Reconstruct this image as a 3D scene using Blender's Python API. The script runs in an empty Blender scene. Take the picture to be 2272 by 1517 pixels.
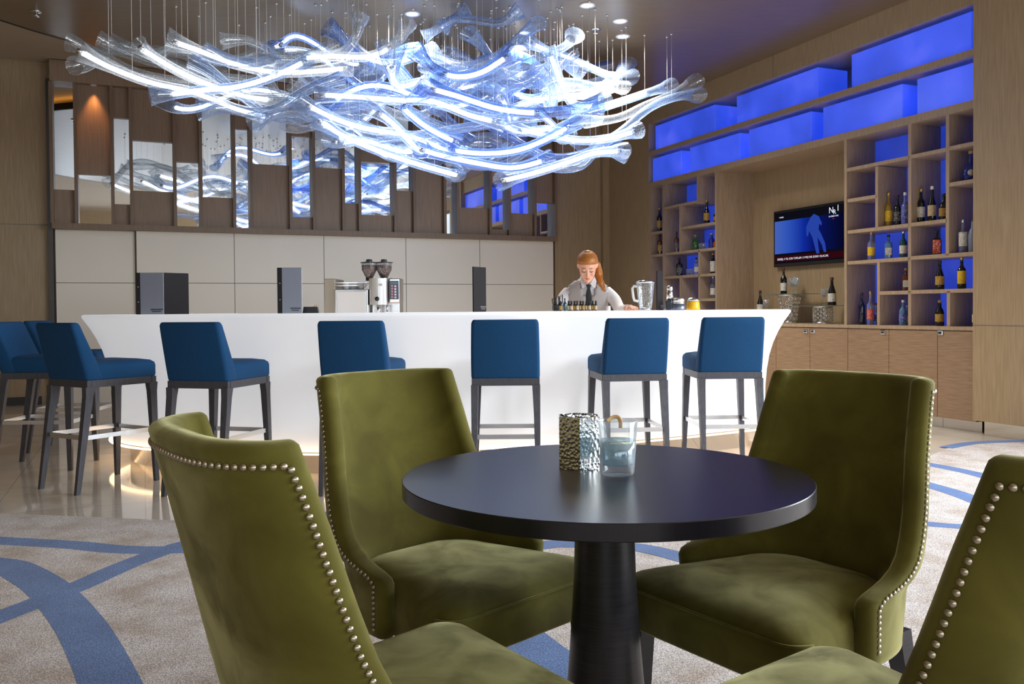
import bpy, bmesh, math, random
from mathutils import Vector, Matrix, Euler
from mathutils.geometry import tessellate_polygon

S = bpy.context.scene
COL = S.collection
R = math.radians
random.seed(7)

# ------------------------------------------------------------------ camera
F = 1940.0; W_, H_ = 2272.0, 1517.0
CAM_Z = 1.12; PITCH = R(1.1); ROLL = 0.008; SHIFT = 34.0
cd = bpy.data.cameras.new('camera'); cam = bpy.data.objects.new('camera', cd); COL.objects.link(cam)
cd.sensor_width = 36.0; cd.lens = 36.0*F/W_; cd.shift_y = -SHIFT/W_
cd.clip_start = 0.05; cd.clip_end = 100
CAM_ROT = Matrix.Rotation(R(90)-PITCH, 3, 'X') @ Matrix.Rotation(-ROLL, 3, 'Z')
cam.matrix_world = Matrix.Translation((0, 0, CAM_Z)) @ CAM_ROT.to_4x4()
S.camera = cam

# ------------------------------------------------------------------ colour management, world
S.view_settings.view_transform = 'Standard'; S.view_settings.look = 'None'
S.view_settings.gamma = 1.0; S.view_settings.use_curve_mapping = False
S.view_settings.exposure = 0.0
S.cycles.transparent_max_bounces = 24
S.cycles.max_bounces = 8; S.cycles.diffuse_bounces = 3; S.cycles.glossy_bounces = 4; S.cycles.transmission_bounces = 6
S.cycles.caustics_reflective = False; S.cycles.caustics_refractive = False
S.cycles.sample_clamp_indirect = 6.0
S.cycles.use_denoising = True

w = bpy.data.worlds.new('sky'); S.world = w; w.use_nodes = True
bg = w.node_tree.nodes['Background']; bg.inputs[0].default_value = (0.75, 0.86, 1.0, 1); bg.inputs[1].default_value = 1.6

# the room's own axes: u runs along the back wall to the right, v runs away from the camera
CU, SU = 0.921, 0.389
def uv(u, v, z=0.0): return Vector((u*CU - v*SU, u*SU + v*CU, z))
ROOM = math.atan2(SU, CU)

def area(name, loc, direction, sx, sy, power, col):
    l = bpy.data.lights.new(name, 'AREA'); l.shape = 'RECTANGLE'; l.size = sx; l.size_y = sy; l.energy = power; l.color = col
    o = bpy.data.objects.new(name, l); COL.objects.link(o); o.location = loc
    o.rotation_euler = Vector(direction).to_track_quat('-Z', 'Y').to_euler(); return o
U_RIGHT, V_BACK, U_LEFT, V_REAR = 6.75, 12.2, -7.0, -5.0
# daylight entering by the window walls (right of and behind the camera)
area('daylight_side', uv(6.6, 0.0, 1.9), uv(-1, 0.0, -0.42), 7.5, 3.0, 900, (0.86, 0.93, 1.0))
area('daylight_rear', uv(1.5, -4.85, 1.9), uv(0, 1, -0.35), 7.5, 3.0, 130, (0.90, 0.95, 1.0))
area('daylight_rear', uv(-4.9, -4.85, 1.9), uv(0.1, 1, -0.35), 3.6, 3.0, 45, (0.92, 0.96, 1.0))

# ------------------------------------------------------------------ helpers
def pix_dir(px, py):
    d = Vector(((px-W_/2)/F, (H_/2-py-SHIFT)/F, -1.0))
    return CAM_ROT @ d
def on_z(px, py, z):
    d = pix_dir(px, py); k = (z-CAM_Z)/d.z; return Vector((0, 0, CAM_Z)) + d*k
def on_u(px, py, u):
    d = pix_dir(px, py); k = u/(d.x*CU + d.y*SU); p = Vector((0, 0, CAM_Z)) + d*k
    return (-p.x*SU + p.y*CU, p.z)        # v, z
def on_v(px, py, v):
    d = pix_dir(px, py); k = v/(-d.x*SU + d.y*CU); p = Vector((0, 0, CAM_Z)) + d*k
    return (p.x*CU + p.y*SU, p.z)         # u, z
def on_y(px, py, y):
    d = pix_dir(px, py); return Vector((0, 0, CAM_Z)) + d*(y/d.y)
def to_pix(p):
    q = CAM_ROT.transposed() @ (Vector(p)-Vector((0, 0, CAM_Z)))
    return (W_/2 + F*q.x/-q.z, H_/2 - SHIFT - F*q.y/-q.z)

def srgb(r, g, b):
    f = lambda c: (c/255/12.92) if c/255 <= 0.04045 else ((c/255+0.055)/1.055)**2.4
    return (f(r), f(g), f(b), 1)

class MB:
    def __init__(s): s.bm = bmesh.new(); s.mi = 0; s.M = Matrix.Identity(4); s.smooth = False
    def v(s, p): return s.bm.verts.new(s.M @ Vector(p))
    def f(s, vs, smooth=None):
        try: fc = s.bm.faces.new(vs)
        except ValueError: return None
        fc.material_index = s.mi; fc.smooth = s.smooth if smooth is None else smooth; return fc
    def box(s, x0, x1, y0, y1, z0, z1, bev=0.0, taper=None):
        c = [(x0,y0),(x1,y0),(x1,y1),(x0,y1)]
        if bev:
            return s.rbox(x0, x1, y0, y1, z0, z1, bev)
        a = [s.v((x, y, z0)) for x, y in c]; b = [s.v((x, y, z1)) for x, y in c]
        s.f(a[::-1]); s.f(b)
        for i in range(4): j = (i+1) % 4; s.f([a[i], a[j], b[j], b[i]])
    def rbox(s, x0, x1, y0, y1, z0, z1, b, n=3):
        b = min(b, (x1-x0)/2.01, (y1-y0)/2.01, (z1-z0)/2.01)
        loops = []
        def loop(ins, z):
            r = max(b-ins, 0.0004); pts = []
            for cx, cy, a0 in ((x1-b, y1-b, 0), (x0+b, y1-b, 90), (x0+b, y0+b, 180), (x1-b, y0+b, 270)):
                for k in range(n+1):
                    a = R(a0 + 90*k/n); pts.append((cx+r*math.cos(a), cy+r*math.sin(a), z))
            loops.append(pts)
        for k in range(n+1):
            a = R(90*k/n); loop(b*(1-math.sin(a)), z0+b*(1-math.cos(a)))
        for k in range(n+1):
            a = R(90*k/n); loop(b*(1-math.cos(a)), z1-b*(1-math.sin(a)))
        s.loft(loops, True, True)
    def loft(s, loops, cap0=True, cap1=True, closed=True, smooth=None):
        L = [[s.v(p) for p in lp] for lp in loops]; n = len(L[0])
        for i in range(len(L)-1):
            for j in range(n if closed else n-1):
                k = (j+1) % n; s.f([L[i][j], L[i][k], L[i+1][k], L[i+1][j]], smooth)
        for flag, R_, rev in ((cap0, L[0], True), (cap1, L[-1], False)):
            if not flag: continue
            if flag == 'fan':
                c = s.bm.verts.new(sum((v.co for v in R_), Vector())/len(R_))
                for j in range(len(R_)): s.f([R_[j], R_[(j+1) % len(R_)], c], smooth)
            else: s.f(R_[::-1] if rev else R_, smooth)
        return L
    def lathe(s, prof, n=20, c=(0,0,0), cap0=True, cap1=True, smooth=True, sx=1, sy=1):
        loops = [[(c[0]+sx*r*math.cos(2*math.pi*i/n), c[1]+sy*r*math.sin(2*math.pi*i/n), c[2]+z) for i in range(n)] for r, z in prof]
        s.loft(loops, cap0, cap1, True, smooth)
    def tube(s, pts, rad, n=8, cap=True, smooth=True, flat=None):
        pts = [Vector(p) for p in pts]; m = len(pts)
        rr = rad if isinstance(rad, (list, tuple)) else [rad]*m
        t0 = (pts[1]-pts[0]).normalized(); up = Vector((0,0,1)) if abs(t0.z) < 0.9 else Vector((1,0,0))
        nx = t0.cross(up).normalized(); loops = []
        for i, p in enumerate(pts):
            t = (pts[min(i+1,m-1)]-pts[max(i-1,0)]).normalized()
            nx = (nx - t*nx.dot(t)).normalized(); ny = t.cross(nx)
            a, b = (rr[i], rr[i]) if not isinstance(rr[i], tuple) else rr[i]
            loops.append([p + nx*a*math.cos(2*math.pi*k/n) + ny*b*math.sin(2*math.pi*k/n) for k in range(n)])
        s.loft(loops, cap, cap, True, smooth)
    def bar(s, p, q, wx, wz=None, up=(0,0,1)):
        wz = wz or wx; p = Vector(p); q = Vector(q); t = (q-p).normalized(); u = Vector(up)
        if abs(t.dot(u)) > 0.95: u = Vector((1,0,0))
        x = t.cross(u).normalized()*wx/2; y = x.normalized().cross(t).normalized()*wz/2
        A = [s.v(p+a*x+b*y) for a, b in ((-1,-1),(1,-1),(1,1),(-1,1))]; B = [s.v(q+a*x+b*y) for a, b in ((-1,-1),(1,-1),(1,1),(-1,1))]
        s.f(A[::-1]); s.f(B)
        for i in range(4): j = (i+1) % 4; s.f([A[i], A[j], B[j], B[i]])
    def prism(s, poly, z0, z1, smooth=False):
        a = [s.v((x, y, z0)) for x, y in poly]; b = [s.v((x, y, z1)) for x, y in poly]; n = len(poly)
        for i in range(n): j = (i+1) % n; s.f([a[i], a[j], b[j], b[i]], smooth)
        tri = tessellate_polygon([[Vector((x, y, 0)) for x, y in poly]])
        for t in tri: s.f([a[k] for k in t], False); s.f([b[k] for k in t], False)
    def poly(s, pts):
        a = [s.v(p) for p in pts]
        for t in tessellate_polygon([[Vector(p) for p in pts]]): s.f([a[k] for k in t])
    def sphere(s, c, r, n=12, m=8, sc=(1,1,1)):
        prof = [(r*math.sin(math.pi*k/m), -r*math.cos(math.pi*k/m)) for k in range(1, m)]
        loops = [[(c[0]+sc[0]*rr*math.cos(2*math.pi*i/n), c[1]+sc[1]*rr*math.sin(2*math.pi*i/n), c[2]+sc[2]*z) for i in range(n)] for rr, z in prof]
        s.loft(loops, True, True, True, True)
    def build(s, name, mats, parent=None, loc=None, rot=None, mods=(), up=False):
        bmesh.ops.recalc_face_normals(s.bm, faces=s.bm.faces[:])
        if up:
            s.bm.normal_update()
            bmesh.ops.reverse_faces(s.bm, faces=[f for f in s.bm.faces if f.normal.z < -0.5 and f.material_index == 1])
        me = bpy.data.meshes.new(name); s.bm.to_mesh(me); s.bm.free()
        for m in (mats if isinstance(mats, (list, tuple)) else [mats]): me.materials.append(m)
        o = bpy.data.objects.new(name, me); COL.objects.link(o)
        if parent: o.parent = parent
        if loc is not None: o.location = loc
        if rot is not None: o.rotation_euler = (0, 0, rot)
        for kind, kw in mods:
            md = o.modifiers.new(kind.lower(), kind)
            for k, val in kw.items(): setattr(md, k, val)
        return o

def tag(o, label=None, cat=None, group=None, kind=None):
    if label: o['label'] = label
    if cat: o['category'] = cat
    if group: o['group'] = group
    if kind: o['kind'] = kind
    return o
def empty(name, loc=(0,0,0), rz=0.0, label=None, cat=None, group=None):
    o = bpy.data.objects.new(name, None); COL.objects.link(o); o.empty_display_size = 0.05
    o.location = loc; o.rotation_euler = (0, 0, rz); return tag(o, label, cat, group)
def copy_tree(o, parent=None):
    c = o.copy(); COL.objects.link(c)
    if parent: c.parent = parent
    for ch in list(o.children): copy_tree(ch, c)
    return c
def box_room(name, u0, u1, v0, v1, z0, z1, mat, parent=None, bev=0):
    m = MB(); m.M = Matrix.Rotation(ROOM, 4, 'Z'); m.box(u0, u1, v0, v1, z0, z1, bev)
    return m.build(name, mat, parent)
def struct(o): return tag(o, kind='structure')

# ------------------------------------------------------------------ materials
def mat(name, col, rough=0.5, metal=0.0, **kw):
    m = bpy.data.materials.new(name); m.use_nodes = True; b = m.node_tree.nodes['Principled BSDF']
    b.inputs['Base Color'].default_value = col; b.inputs['Roughness'].default_value = rough; b.inputs['Metallic'].default_value = metal
    for k, v in kw.items():
        b.inputs[k.replace('_', ' ')].default_value = v
    return m
def N(m, t, **kw):
    n = m.node_tree.nodes.new(t)
    for k, v in kw.items():
        if hasattr(n, k): setattr(n, k, v)
        else: n.inputs[k].default_value = v
    return n
def L(m, a, b): m.node_tree.links.new(a, b)
def coords(m, scale, rot=0.0):
    t = N(m, 'ShaderNodeTexCoord'); mp = N(m, 'ShaderNodeMapping'); mp.inputs['Scale'].default_value = scale
    mp.inputs['Rotation'].default_value = (0, 0, rot); L(m, t.outputs['Object'], mp.inputs['Vector']); return mp
def ramp(m, src, cols):
    r = N(m, 'ShaderNodeValToRGB'); e = r.color_ramp.elements
    e[0].position, e[0].color = cols[0]; e[1].position, e[1].color = cols[-1]
    for p, c in cols[1:-1]: q = e.new(p); q.color = c
    L(m, src, r.inputs['Fac']); return r
def wood(name, c1, c2, scale, rough=0.45, rot=-ROOM, bump=0.05, grain=1.0):
    m = mat(name, c1, rough); b = m.node_tree.nodes['Principled BSDF']
    mp = coords(m, scale, rot); n = N(m, 'ShaderNodeTexNoise'); n.inputs['Scale'].default_value = 6.0*grain; n.inputs['Detail'].default_value = 6
    L(m, mp.outputs[0], n.inputs['Vector']); r = ramp(m, n.outputs['Fac'], [(0.3, c1), (0.7, c2)]); L(m, r.outputs[0], b.inputs['Base Color'])
    bp = N(m, 'ShaderNodeBump'); bp.inputs['Strength'].default_value = bump; bp.inputs['Distance'].default_value = 0.002
    L(m, n.outputs['Fac'], bp.inputs['Height']); L(m, bp.outputs[0], b.inputs['Normal']); return m
def noisy(name, c1, c2, scale, rough=0.6, bump=0.0, detail=4, **kw):
    m = mat(name, c1, rough, **kw); b = m.node_tree.nodes['Principled BSDF']
    mp = coords(m, (1,1,1)); n = N(m, 'ShaderNodeTexNoise'); n.inputs['Scale'].default_value = scale; n.inputs['Detail'].default_value = detail
    L(m, mp.outputs[0], n.inputs['Vector']); r = ramp(m, n.outputs['Fac'], [(0.3, c1), (0.7, c2)]); L(m, r.outputs[0], b.inputs['Base Color'])
    if bump:
        bp = N(m, 'ShaderNodeBump'); bp.inputs['Strength'].default_value = bump; bp.inputs['Distance'].default_value = 0.003
        L(m, n.outputs['Fac'], bp.inputs['Height']); L(m, bp.outputs[0], b.inputs['Normal'])
    return m
def emit(name, col, st):
    m = bpy.data.materials.new(name); m.use_nodes = True; nt = m.node_tree; nt.nodes.remove(nt.nodes['Principled BSDF'])
    e = N(m, 'ShaderNodeEmission'); e.inputs[0].default_value = col; e.inputs[1].default_value = st
    L(m, e.outputs[0], nt.nodes['Material Output'].inputs[0]); return m

M = {}
M['wall_wood'] = wood('taupe_wood_panel', srgb(158,136,104), srgb(178,156,124), (14, 14, 0.6))
M['shelf_wood'] = wood('shelf_oak', srgb(158,136,112), srgb(178,157,133), (10, 10, 0.8))
M['cab_wood'] = wood('cabinet_oak_horizontal', srgb(140,114,90), srgb(165,138,112), (1.0, 1.0, 16))
M['fin_wood'] = wood('fin_walnut', srgb(140,116,95), srgb(160,137,114), (18, 18, 0.6))
M['fin_edge'] = wood('fin_edge_wood', srgb(120,98,78), srgb(140,118,96), (18, 18, 0.6))
M['ceil_wood'] = wood('ceiling_wood', srgb(114,96,74), srgb(130,112,90), (0.5, 12, 1), rough=0.32)
M['cream'] = noisy('cream_plaster', srgb(186,172,150), srgb(190,176,154), 3, 0.7)
M['dark_trim'] = mat('dark_trim', srgb(35,28,24), 0.5)
M['white_panel'] = noisy('white_back_panel', srgb(243,236,220), srgb(246,239,224), 1.5, 0.35)
M['seam'] = mat('panel_seam', srgb(120,116,108), 0.6)
M['mirror'] = mat('mirror_glass', (0.86, 0.88, 0.9, 1), 0.02, 1.0)
M['chrome'] = mat('chrome', (0.82, 0.82, 0.82, 1), 0.08, 1.0)
M['steel'] = mat('brushed_steel', (0.72, 0.72, 0.72, 1), 0.25, 1.0)
M['black'] = mat('black_plastic', srgb(24,24,26), 0.35)
M['blackwood'] = wood('black_stained_wood', srgb(26,24,28), srgb(44,41,46), (2, 2, 30), rough=0.32, rot=0, bump=0.08)
M['stoolwood'] = wood('dark_grey_wood', srgb(66,66,73), srgb(90,90,98), (30, 30, 1.5), rough=0.4, rot=0)
M['bluefab'] = noisy('blue_fabric', srgb(8,64,110), srgb(16,84,134), 320, 0.9, 0.35)
M['white'] = mat('white_gloss', srgb(240,240,240), 0.25)
M['nail'] = mat('antique_nail', (0.46, 0.40, 0.29, 1), 0.32, 1.0)
M['warm_glow'] = emit('warm_led', (1.0, 0.66, 0.34, 1), 5)
M['cove'] = emit('cove_led', (1.0, 0.45, 0.10, 1), 5.0)
M['downlight'] = emit('downlight_lens', (1.0, 0.93, 0.82, 1), 6)

def velvet():
    m = mat('olive_velvet', srgb(92,90,22), 0.9); b = m.node_tree.nodes['Principled BSDF']
    mp = coords(m, (1,1,1)); n = N(m, 'ShaderNodeTexNoise'); n.inputs['Scale'].default_value = 7; n.inputs['Detail'].default_value = 5; n.inputs['Distortion'].default_value = 0.6
    L(m, mp.outputs[0], n.inputs['Vector'])
    r = ramp(m, n.outputs['Fac'], [(0.3, srgb(84,77,14)), (0.55, srgb(99,93,24)), (0.75, srgb(114,108,36))]); L(m, r.outputs[0], b.inputs['Base Color'])
    sw = ramp(m, n.outputs['Fac'], [(0.35, (0.25,0.25,0.25,1)), (0.62, (1,1,1,1))]); L(m, sw.outputs[0], b.inputs['Sheen Weight']); b.inputs['Sheen Roughness'].default_value = 0.42; b.inputs['Sheen Tint'].default_value = srgb(238,232,172)
    n2 = N(m, 'ShaderNodeTexNoise'); n2.inputs['Scale'].default_value = 500; L(m, mp.outputs[0], n2.inputs['Vector'])
    bp = N(m, 'ShaderNodeBump'); bp.inputs['Strength'].default_value = 0.25; bp.inputs['Distance'].default_value = 0.001
    L(m, n2.outputs['Fac'], bp.inputs['Height']); L(m, bp.outputs[0], b.inputs['Normal']); return m
M['velvet'] = velvet()

def carpet(name, c1, c2, c3):
    m = mat(name, c1, 0.95); b = m.node_tree.nodes['Principled BSDF']; mp = coords(m, (1,1,1))
    n = N(m, 'ShaderNodeTexNoise'); n.inputs['Scale'].default_value = 5.0; n.inputs['Detail'].default_value = 4; L(m, mp.outputs[0], n.inputs['Vector'])
    r = ramp(m, n.outputs['Fac'], [(0.32, c1), (0.5, c2), (0.68, c3)])
    f = N(m, 'ShaderNodeTexNoise'); f.inputs['Scale'].default_value = 190; f.inputs['Detail'].default_value = 3; f.inputs['Roughness'].default_value = 0.7; L(m, mp.outputs[0], f.inputs['Vector'])
    r2 = ramp(m, f.outputs['Fac'], [(0.36, (0.35,0.34,0.33,1)), (0.50, (0.92,0.92,0.92,1)), (0.62, (1.5,1.5,1.5,1))])
    mx = N(m, 'ShaderNodeMix', data_type='RGBA', blend_type='MULTIPLY'); mx.inputs['Factor'].default_value = 1.0
    L(m, r.outputs[0], mx.inputs[6]); L(m, r2.outputs[0], mx.inputs[7]); L(m, mx.outputs[2], b.inputs['Base Color'])
    bp = N(m, 'ShaderNodeBump'); bp.inputs['Strength'].default_value = 0.6; bp.inputs['Distance'].default_value = 0.006
    L(m, f.outputs['Fac'], bp.inputs['Height']); L(m, bp.outputs[0], b.inputs['Normal'])
    b.inputs['Sheen Weight'].default_value = 0.2; return m
M['carpet'] = carpet('mottled_carpet', srgb(196,178,164), srgb(218,206,200), srgb(232,224,222))
M['carpet_blue'] = carpet('blue_carpet_band', srgb(84,118,176), srgb(92,126,186), srgb(100,136,196))

def marble():
    m = mat('polished_marble', srgb(160,145,128), 0.07); b = m.node_tree.nodes['Principled BSDF']; mp = coords(m, (1,1,1), -ROOM)
    n = N(m, 'ShaderNodeTexNoise'); n.inputs['Scale'].default_value = 1.3; n.inputs['Detail'].default_value = 8; n.inputs['Distortion'].default_value = 1.2; L(m, mp.outputs[0], n.inputs['Vector'])
    r = ramp(m, n.outputs['Fac'], [(0.3, srgb(222,206,188)), (0.5, srgb(240,228,212)), (0.7, srgb(226,218,210))])
    br = N(m, 'ShaderNodeTexBrick'); br.offset = 0.0; br.inputs['Scale'].default_value = 1.0
    for k, v in (('Brick Width', 0.8), ('Row Height', 0.8), ('Mortar Size', 0.003)): br.inputs[k].default_value = v
    L(m, mp.outputs[0], br.inputs['Vector'])
    mx = N(m, 'ShaderNodeMix', data_type='RGBA', blend_type='MIX'); L(m, br.outputs['Fac'], mx.inputs['Factor'])
    L(m, r.outputs[0], mx.inputs[6]); mx.inputs[7].default_value = srgb(196,182,166); L(m, mx.outputs[2], b.inputs['Base Color'])
    b.inputs['IOR'].default_value = 1.9; return m
M['marble'] = marble()

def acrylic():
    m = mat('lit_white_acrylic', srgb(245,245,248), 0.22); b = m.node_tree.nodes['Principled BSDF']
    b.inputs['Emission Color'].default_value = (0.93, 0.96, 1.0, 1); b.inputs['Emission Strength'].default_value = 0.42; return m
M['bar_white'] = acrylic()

def blue_glow(name, strength):
    m = bpy.data.materials.new(name); m.use_nodes = True; nt = m.node_tree; b = nt.nodes['Principled BSDF']
    mp = coords(m, (1,1,1)); n = N(m, 'ShaderNodeTexNoise'); n.inputs['Scale'].default_value = 2.2; n.inputs['Detail'].default_value = 4; L(m, mp.outputs[0], n.inputs['Vector'])
    r = ramp(m, n.outputs['Fac'], [(0.3, (0.012, 0.055, 0.62, 1)), (0.55, (0.03, 0.085, 0.9, 1)), (0.75, (0.09, 0.13, 1.0, 1))])
    b.inputs['Base Color'].default_value = (0.1, 0.15, 0.6, 1); b.inputs['Roughness'].default_value = 0.25
    L(m, r.outputs[0], b.inputs['Emission Color']); b.inputs['Emission Strength'].default_value = strength; return m
M['blue_box'] = blue_glow('blue_light_acrylic', 0.75)
M['blue_back'] = blue_glow('blue_light_back_panel', 0.42)

def tube_glass(name, tint, body, fac0, fac1, crackle=True):
    m = bpy.data.materials.new(name); m.use_nodes = True; nt = m.node_tree; nt.nodes.remove(nt.nodes['Principled BSDF']); out = nt.nodes['Material Output']
    tr = N(m, 'ShaderNodeBsdfTransparent'); tr.inputs[0].default_value = tint
    gl = N(m, 'ShaderNodeBsdfGlossy'); gl.inputs['Color'].default_value = (1,1,1,1); gl.inputs['Roughness'].default_value = 0.08
    df = N(m, 'ShaderNodeBsdfDiffuse'); df.inputs['Color'].default_value = body
    tl = N(m, 'ShaderNodeBsdfTranslucent'); tl.inputs['Color'].default_value = body
    m1 = N(m, 'ShaderNodeMixShader'); m1.inputs[0].default_value = 0.5; L(m, df.outputs[0], m1.inputs[1]); L(m, tl.outputs[0], m1.inputs[2])
    m2 = N(m, 'ShaderNodeMixShader'); m2.inputs[0].default_value = 0.35; L(m, m1.outputs[0], m2.inputs[1]); L(m, gl.outputs[0], m2.inputs[2])
    lw = N(m, 'ShaderNodeLayerWeight'); lw.inputs['Blend'].default_value = 0.35
    mp = coords(m, (1,1,1)); n = N(m, 'ShaderNodeTexVoronoi', feature='DISTANCE_TO_EDGE'); n.inputs['Scale'].default_value = 55; L(m, mp.outputs[0], n.inputs['Vector'])
    r = ramp(m, n.outputs['Distance'], [(0.0, (0.35,0.35,0.35,1)), (0.12, (0,0,0,1))])
    mr = N(m, 'ShaderNodeMapRange'); mr.inputs['To Min'].default_value = fac0; mr.inputs['To Max'].default_value = fac1; L(m, lw.outputs['Facing'], mr.inputs['Value'])
    ad = N(m, 'ShaderNodeMath', operation='ADD', use_clamp=True); L(m, mr.outputs[0], ad.inputs[0]); 
    if crackle: L(m, r.outputs[0], ad.inputs[1])
    else: ad.inputs[1].default_value = 0.0
    m3 = N(m, 'ShaderNodeMixShader'); L(m, ad.outputs[0], m3.inputs[0]); L(m, tr.outputs[0], m3.inputs[1]); L(m, m2.outputs[0], m3.inputs[2])
    L(m, m3.outputs[0], out.inputs[0]); return m
M['glass_clear'] = tube_glass('clear_blown_glass', (0.93, 0.96, 0.98, 1), (0.62, 0.68, 0.76, 1), 0.09, 0.8)
M['glass_pale'] = tube_glass('pale_blue_blown_glass', (0.82, 0.89, 0.98, 1), (0.36, 0.50, 0.80, 1), 0.13, 0.85)
M['glass_blue'] = tube_glass('blue_blown_glass', (0.60, 0.73, 0.95, 1), (0.14, 0.28, 0.76, 1), 0.18, 0.9)
M['led'] = emit('white_led_rod', (1.0, 0.985, 0.97, 1), 6.0)
M['wire'] = mat('steel_wire', (0.75, 0.72, 0.68, 1), 0.35, 0.6)
# ------------------------------------------------------------------ room shell
Z_SLAB, Z_CREAM = 4.03, 4.21
m = MB(); m.M = Matrix.Rotation(ROOM, 4, 'Z'); m.box(U_LEFT, 8.0, V_REAR, 12.5, -0.1, 0.0)
struct(m.build('floor', M['marble']))
struct(box_room('wall_back', U_LEFT, 8.0, V_BACK, V_BACK+0.15, 0, 4.6, M['wall_wood']))
struct(box_room('wall_left', U_LEFT-0.15, U_LEFT, V_REAR, V_BACK, 0, 4.6, M['wall_wood']))
struct(box_room('baseboard_back', U_LEFT, -1.16, V_BACK-0.02, V_BACK, 0, 0.1, M['dark_trim']))

# ceiling: a wood slab with a rounded edge hung below a plaster ceiling, a warm cove between the two
arc = []
CC, CR = (2.2, 6.6), 4.85
for k in range(49):
    a = R(90 + 180*k/48); arc.append((CC[0]+CR*math.cos(a), CC[1]+CR*math.sin(a)))
arcw = []
for k in range(49):
    a = R(90 + 180*k/48); arcw.append((CC[0]+(CR+0.34)*math.cos(a), CC[1]+(CR+0.34)*math.sin(a)))
m = MB(); m.M = Matrix.Rotation(ROOM, 4, 'Z'); m.prism([(U_RIGHT, arc[0][1])]+arc+[(U_RIGHT, arc[-1][1])], Z_SLAB, Z_SLAB+0.07)
struct(m.build('ceiling', M['ceil_wood']))
m = MB(); m.M = Matrix.Rotation(ROOM, 4, 'Z')
m.box(U_LEFT, 8.0, V_REAR, 12.35, Z_CREAM, Z_CREAM+0.06)
struct(m.build('ceiling_upper', M['cream']))
m = MB(); m.M = Matrix.Rotation(ROOM, 4, 'Z')
ri = [(x+(CC[0]-x)*0.0, y) for x, y in arc]
def off(pts, d): return [(CC[0]+(x-CC[0])*(CR+d)/CR, CC[1]+(y-CC[1])*(CR+d)/CR) for x, y in pts]
oa, ob = off(arc, 0.012), off(arc, -0.02)
for A, B, z0, z1 in ((oa, ob, Z_SLAB-0.004, Z_SLAB+0.09),):
    V4 = [[m.v((x, y, z)) for x, y in P] for P, z in ((A, z0), (A, z1), (B, z1), (B, z0))]
    for q in range(4):
        for j in range(48): m.f([V4[q][j], V4[q][j+1], V4[(q+1)%4][j+1], V4[(q+1)%4][j]])
struct(m.build('trim_1', M['dark_trim']))
m = MB(); m.M = Matrix.Rotation(ROOM, 4, 'Z')
oc, od = off(arc, -0.06), off(arc, -0.10)
V4 = [[m.v((x, y, z)) for x, y in P] for P, z in ((oc, 4.101), (oc, 4.118), (od, 4.118), (od, 4.101))]
for q in range(4):
    for j in range(48): m.f([V4[q][j], V4[q][j+1], V4[(q+1)%4][j+1], V4[(q+1)%4][j]])
tag(m.build('cove_light_strip', M['cove']), 'warm light strip hidden on top of the curved ceiling edge', 'light strip')

# window walls behind the camera and to its right (the daylight)
M['glass_pane'] = mat('window_pane', (0.95, 0.97, 0.98, 1), 0.02, 0.0, Transmission_Weight=1.0)
M['frame'] = mat('window_frame_metal', srgb(70,66,62), 0.4, 0.6)
def window_wall(name, along, fixed, a0, a1, n, idx, sign):
    def bx(mm, s0, s1, d0, d1, z0, z1):
        lo, hi = sorted((fixed+d0*sign, fixed+d1*sign))
        if along == 'v': mm.box(lo, hi, s0, s1, z0, z1)
        else: mm.box(s0, s1, lo, hi, z0, z1)
    m = MB(); m.M = Matrix.Rotation(ROOM, 4, 'Z')
    bx(m, a0, a1, 0, 0.15, 0, 0.35); bx(m, a0, a1, 0, 0.15, 3.5, 4.62)
    step = (a1-a0)/n
    for i in range(n+1):
        s = a0+i*step; bx(m, max(a0, s-0.12), min(a1, s+0.12), 0, 0.15, 0.35, 3.5)
    struct(m.build(name, M['wall_wood']))
    for i in range(n):
        s0, s1 = a0+i*step+0.12, a0+(i+1)*step-0.12
        e = empty('window_%d' % (idx+i)); e['kind'] = 'structure'
        f = MB(); f.M = Matrix.Rotation(ROOM, 4, 'Z')
        for q0, q1, z0, z1 in ((s0, s1, 0.35, 0.41), (s0, s1, 3.44, 3.5), (s0, s0+0.06, 0.41, 3.44), (s1-0.06, s1, 0.41, 3.44), (s0+0.06, s1-0.06, 2.5, 2.54)):
            bx(f, q0, q1, 0.03, 0.09, z0, z1)
        f.build('window_frame', M['frame'], e)
        g = MB(); g.M = Matrix.Rotation(ROOM, 4, 'Z'); bx(g, s0+0.05, s1-0.05, 0.055, 0.065, 0.40, 3.45); g.build('pane', M['glass_pane'], e)
window_wall('wall_right', 'v', U_RIGHT, V_REAR, 4.7, 5, 1, 1)
window_wall('wall_rear', 'u', V_REAR, U_LEFT, U_RIGHT, 7, 6, -1)

# ------------------------------------------------------------------ back wall: white panels, ledge, fin screen
VP = 12.08
def U(px, v=VP, y=500): return on_v(px, y, v)[0]
zl0 = on_v(300, 511, 11.98)[1]; zl1 = on_v(300, 499, 11.98)[1]
u_l, u_m, u_r = U(121), U(302), U(1227)
e = empty('back_panelling', label='long off-white back panelling behind the bar with thin seams', cat='wall panel')
m = MB(); m.M = Matrix.Rotation(ROOM, 4, 'Z'); m.box(u_m, u_r, VP, V_BACK, 0.0, zl0); m.build('main_panel', M['white_panel'], e)
m = MB(); m.M = Matrix.Rotation(ROOM, 4, 'Z'); m.box(u_l, u_m-0.02, V_BACK-0.05, V_BACK, 0.0, zl0); m.build('recessed_panel', M['white_panel'], e)
m = MB(); m.M = Matrix.Rotation(ROOM, 4, 'Z')
zs = on_v(450, 628, VP)[1]
m.box(u_m, u_r, VP-0.001, VP+0.01, zs-0.004, zs+0.004)
for px in (519, 718, 900, 1064): u = U(px); m.box(u-0.004, u+0.004, VP-0.0012, VP+0.01, 0, zl0)
m.box(u_l, u_m-0.02, V_BACK-0.051, V_BACK-0.04, zs-0.004, zs+0.004)
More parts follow.
